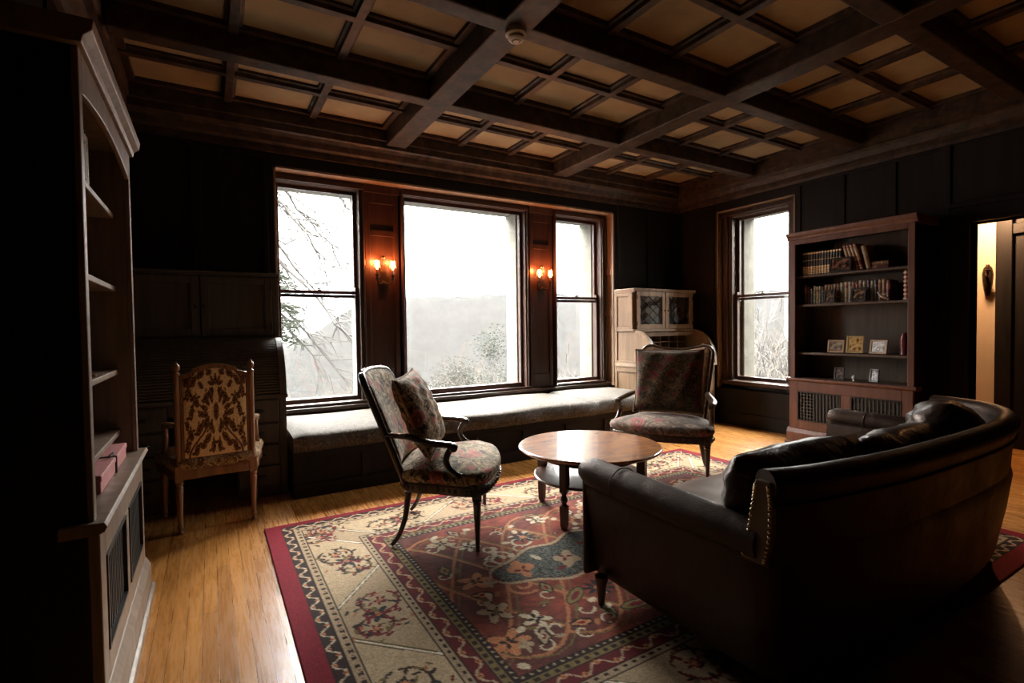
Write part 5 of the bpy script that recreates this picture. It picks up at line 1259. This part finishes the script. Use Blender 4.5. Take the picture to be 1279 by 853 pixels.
# vegetation on the slope seen through the middle window
for i, (az, r_, zt, w_, kind, lb) in enumerate(((31.2,24,1.3,3.2,'g','grey-green tree rising highest, at the right edge of the middle window view'),(29.4,25,-.1,3.6,'t','tan-leaved tree second from the right edge in the middle window view'),
    (27.6,26,-.7,3.6,'g','rounded grey-green tree right of centre low in the middle window'),(25.6,27,-.5,3.6,'t','tan-leaved bush in the centre of the middle window view'),(23.6,28,-1.2,3.8,'g','pale green tree left of centre low in the middle window'),(21.6,27,-1.6,3.4,'t','tan bush low near the left armchair in the middle window'),
    (19.8,30,-2.2,4.6,'g','pale green bush farthest left, low behind the left armchair in the middle window'),(26.6,36,-1.2,6.0,'t','broad tan tree farther down the slope in the middle window'),(22.6,38,-1.9,6.0,'g','broad pale green tree farther down the slope, left in the middle window'),(28.4,21,-1.0,2.6,'b','leafless bush in front of the tan-leaved tree, low right in the middle window'),(30.4,20,-.2,2.4,'b','leafless bush at the lower right corner of the middle window'),(24.8,22,-1.6,2.8,'b','leafless bush low in the centre of the middle window'))):
    if kind == 'b': shrub('bare_shrub', az, r_, zt, w_, 60+i, BT2, lb, 14, 3, 4, .03)
    else: leafy('leafy_tree', az, r_, zt+.3, w_*1.15, 5200, EG2 if kind == 'g' else EG3, BT, lb, 60+i, .075)
# shrubs outside the right bay window
shrub('bare_shrub', 36.0, 14.0, 1.35, 1.8, 31, BT2, 'tan many-stemmed leafless shrub, left one outside the right bay window', 14, 3, 4, .022)
shrub('bare_shrub', 38.9, 15.5, 1.9, 2.0, 32, BT, 'pale taller leafless shrub, right one outside the right bay window', 16, 3, 4, .022)
shrub('bare_shrub', 37.4, 19.0, 1.2, 2.4, 36, BT2, 'leafless shrub farther back between the two outside the right bay window', 14, 3, 4, .022)
# thicket outside the right-hand wall window
for i, (az, r_, zt) in enumerate(((56.2,13.5,1.0),(59.0,14.5,1.5),(61.6,13.8,1.1),(57.6,17.5,1.8),(60.4,18.5,2.0),(54.6,19,1.9))):
    shrub('thicket_shrub', az, r_, zt, 2.2, 41+i, BT if i % 2 else BT2, ['leftmost near','middle near','rightmost near','left rear','middle rear','farthest'][i]+' pale leafless shrub of the thicket outside the window beside the bookcase', 18, 3, 4, .02, 'thicket outside the side window')
mk_tree(19.5, 13.0, -3, 10.8, 51, BK, 'bare tree behind the thicket with its top in the side window', lean=(-.15,-.05), spread=1.2, depth=4, nb=3, r0=.10)

# ================================================================== LIGHT
wd = bpy.data.worlds.new('overcast'); sc.world = wd; wd.use_nodes = True; nt = wd.node_tree; bg = nt.nodes['Background']
tc = N(nt, 'ShaderNodeTexCoord'); sp = N(nt, 'ShaderNodeSeparateXYZ'); nt.links.new(tc.outputs['Generated'], sp.inputs[0])
K = lambda q: c4(q, q*.965, q*.91)
nt.links.new(ramp(nt, sp.outputs['Z'], [(0, K(.06)), (.12, K(.09)), (.25, K(.16)), (.5, K(.75)), (1, K(1))]), bg.inputs[0]); bg.inputs[1].default_value = SKY
def portal(loc, rot, sx, sy):
    l = bpy.data.lights.new('window_portal', 'AREA'); l.shape = 'RECTANGLE'; l.size = sx; l.size_y = sy; l.cycles.is_portal = True
    o = bpy.data.objects.new('window_portal', l); col.objects.link(o); o.location = loc; o.rotation_euler = rot
for x0, x1 in gx: portal(((x0+x1)/2, 5.19, 1.59), (-PI/2,0,0), x1-x0+.02, 2.0)
portal((W+.262, (g0+g1)/2, 1.59), (0,PI/2,0), 2.0, g1-g0+.04)
# haze hanging in the valley
m = bpy.data.materials.new('valley_haze'); m.use_nodes = True; nt = m.node_tree; nt.nodes.clear(); o = N(nt, 'ShaderNodeOutputMaterial'); v = N(nt, 'ShaderNodeVolumeScatter'); v.inputs['Color'].default_value = (.97,.985,1,1); v.inputs['Density'].default_value = HAZE
if HAZE > 0:
    nt.links.new(v.outputs[0], o.inputs['Volume'])
    hz = MB().box(-150, 600, 40, 720, -40, 60).build('valley_haze', m); tag(hz, None, None, None, 'stuff'); hz['label'] = 'thin white mist hanging over the wooded valley'; hz['category'] = 'mist'

# ================================================================== CAMERA
F, PITCH, YAW, ROLL = 631.5885, math.radians(-1.5411), math.radians(30.795), math.radians(-.7253)
cam = bpy.data.cameras.new('camera'); co = bpy.data.objects.new('camera', cam); col.objects.link(co); sc.camera = co
cam.sensor_fit = 'HORIZONTAL'; cam.sensor_width = 36; cam.lens = 36*F/1279; cam.clip_start = .05; cam.clip_end = 3000
fw = Vector((math.sin(YAW)*math.cos(PITCH), math.cos(YAW)*math.cos(PITCH), math.sin(PITCH))); rt = Vector((math.cos(YAW), -math.sin(YAW), 0)); up = rt.cross(fw)
r2 = rt*math.cos(ROLL)+up*math.sin(ROLL); u2 = -rt*math.sin(ROLL)+up*math.cos(ROLL)
mtx = Matrix((r2, u2, -fw)).transposed().to_4x4(); mtx.translation = Vector((0,0,1.25)); co.matrix_world = mtx
sc.view_settings.view_transform = 'Standard'; sc.view_settings.look = 'None'; sc.view_settings.gamma = 1; sc.view_settings.use_curve_mapping = False
sc.view_settings.exposure = EXPO
cy = sc.cycles; cy.use_denoising = True; cy.max_bounces = 8; cy.diffuse_bounces = 5; cy.glossy_bounces = 4; cy.transparent_max_bounces = 16; cy.transmission_bounces = 4; cy.volume_bounces = 0; cy.sample_clamp_indirect = 8
cy.caustics_reflective = False; cy.caustics_refractive = False
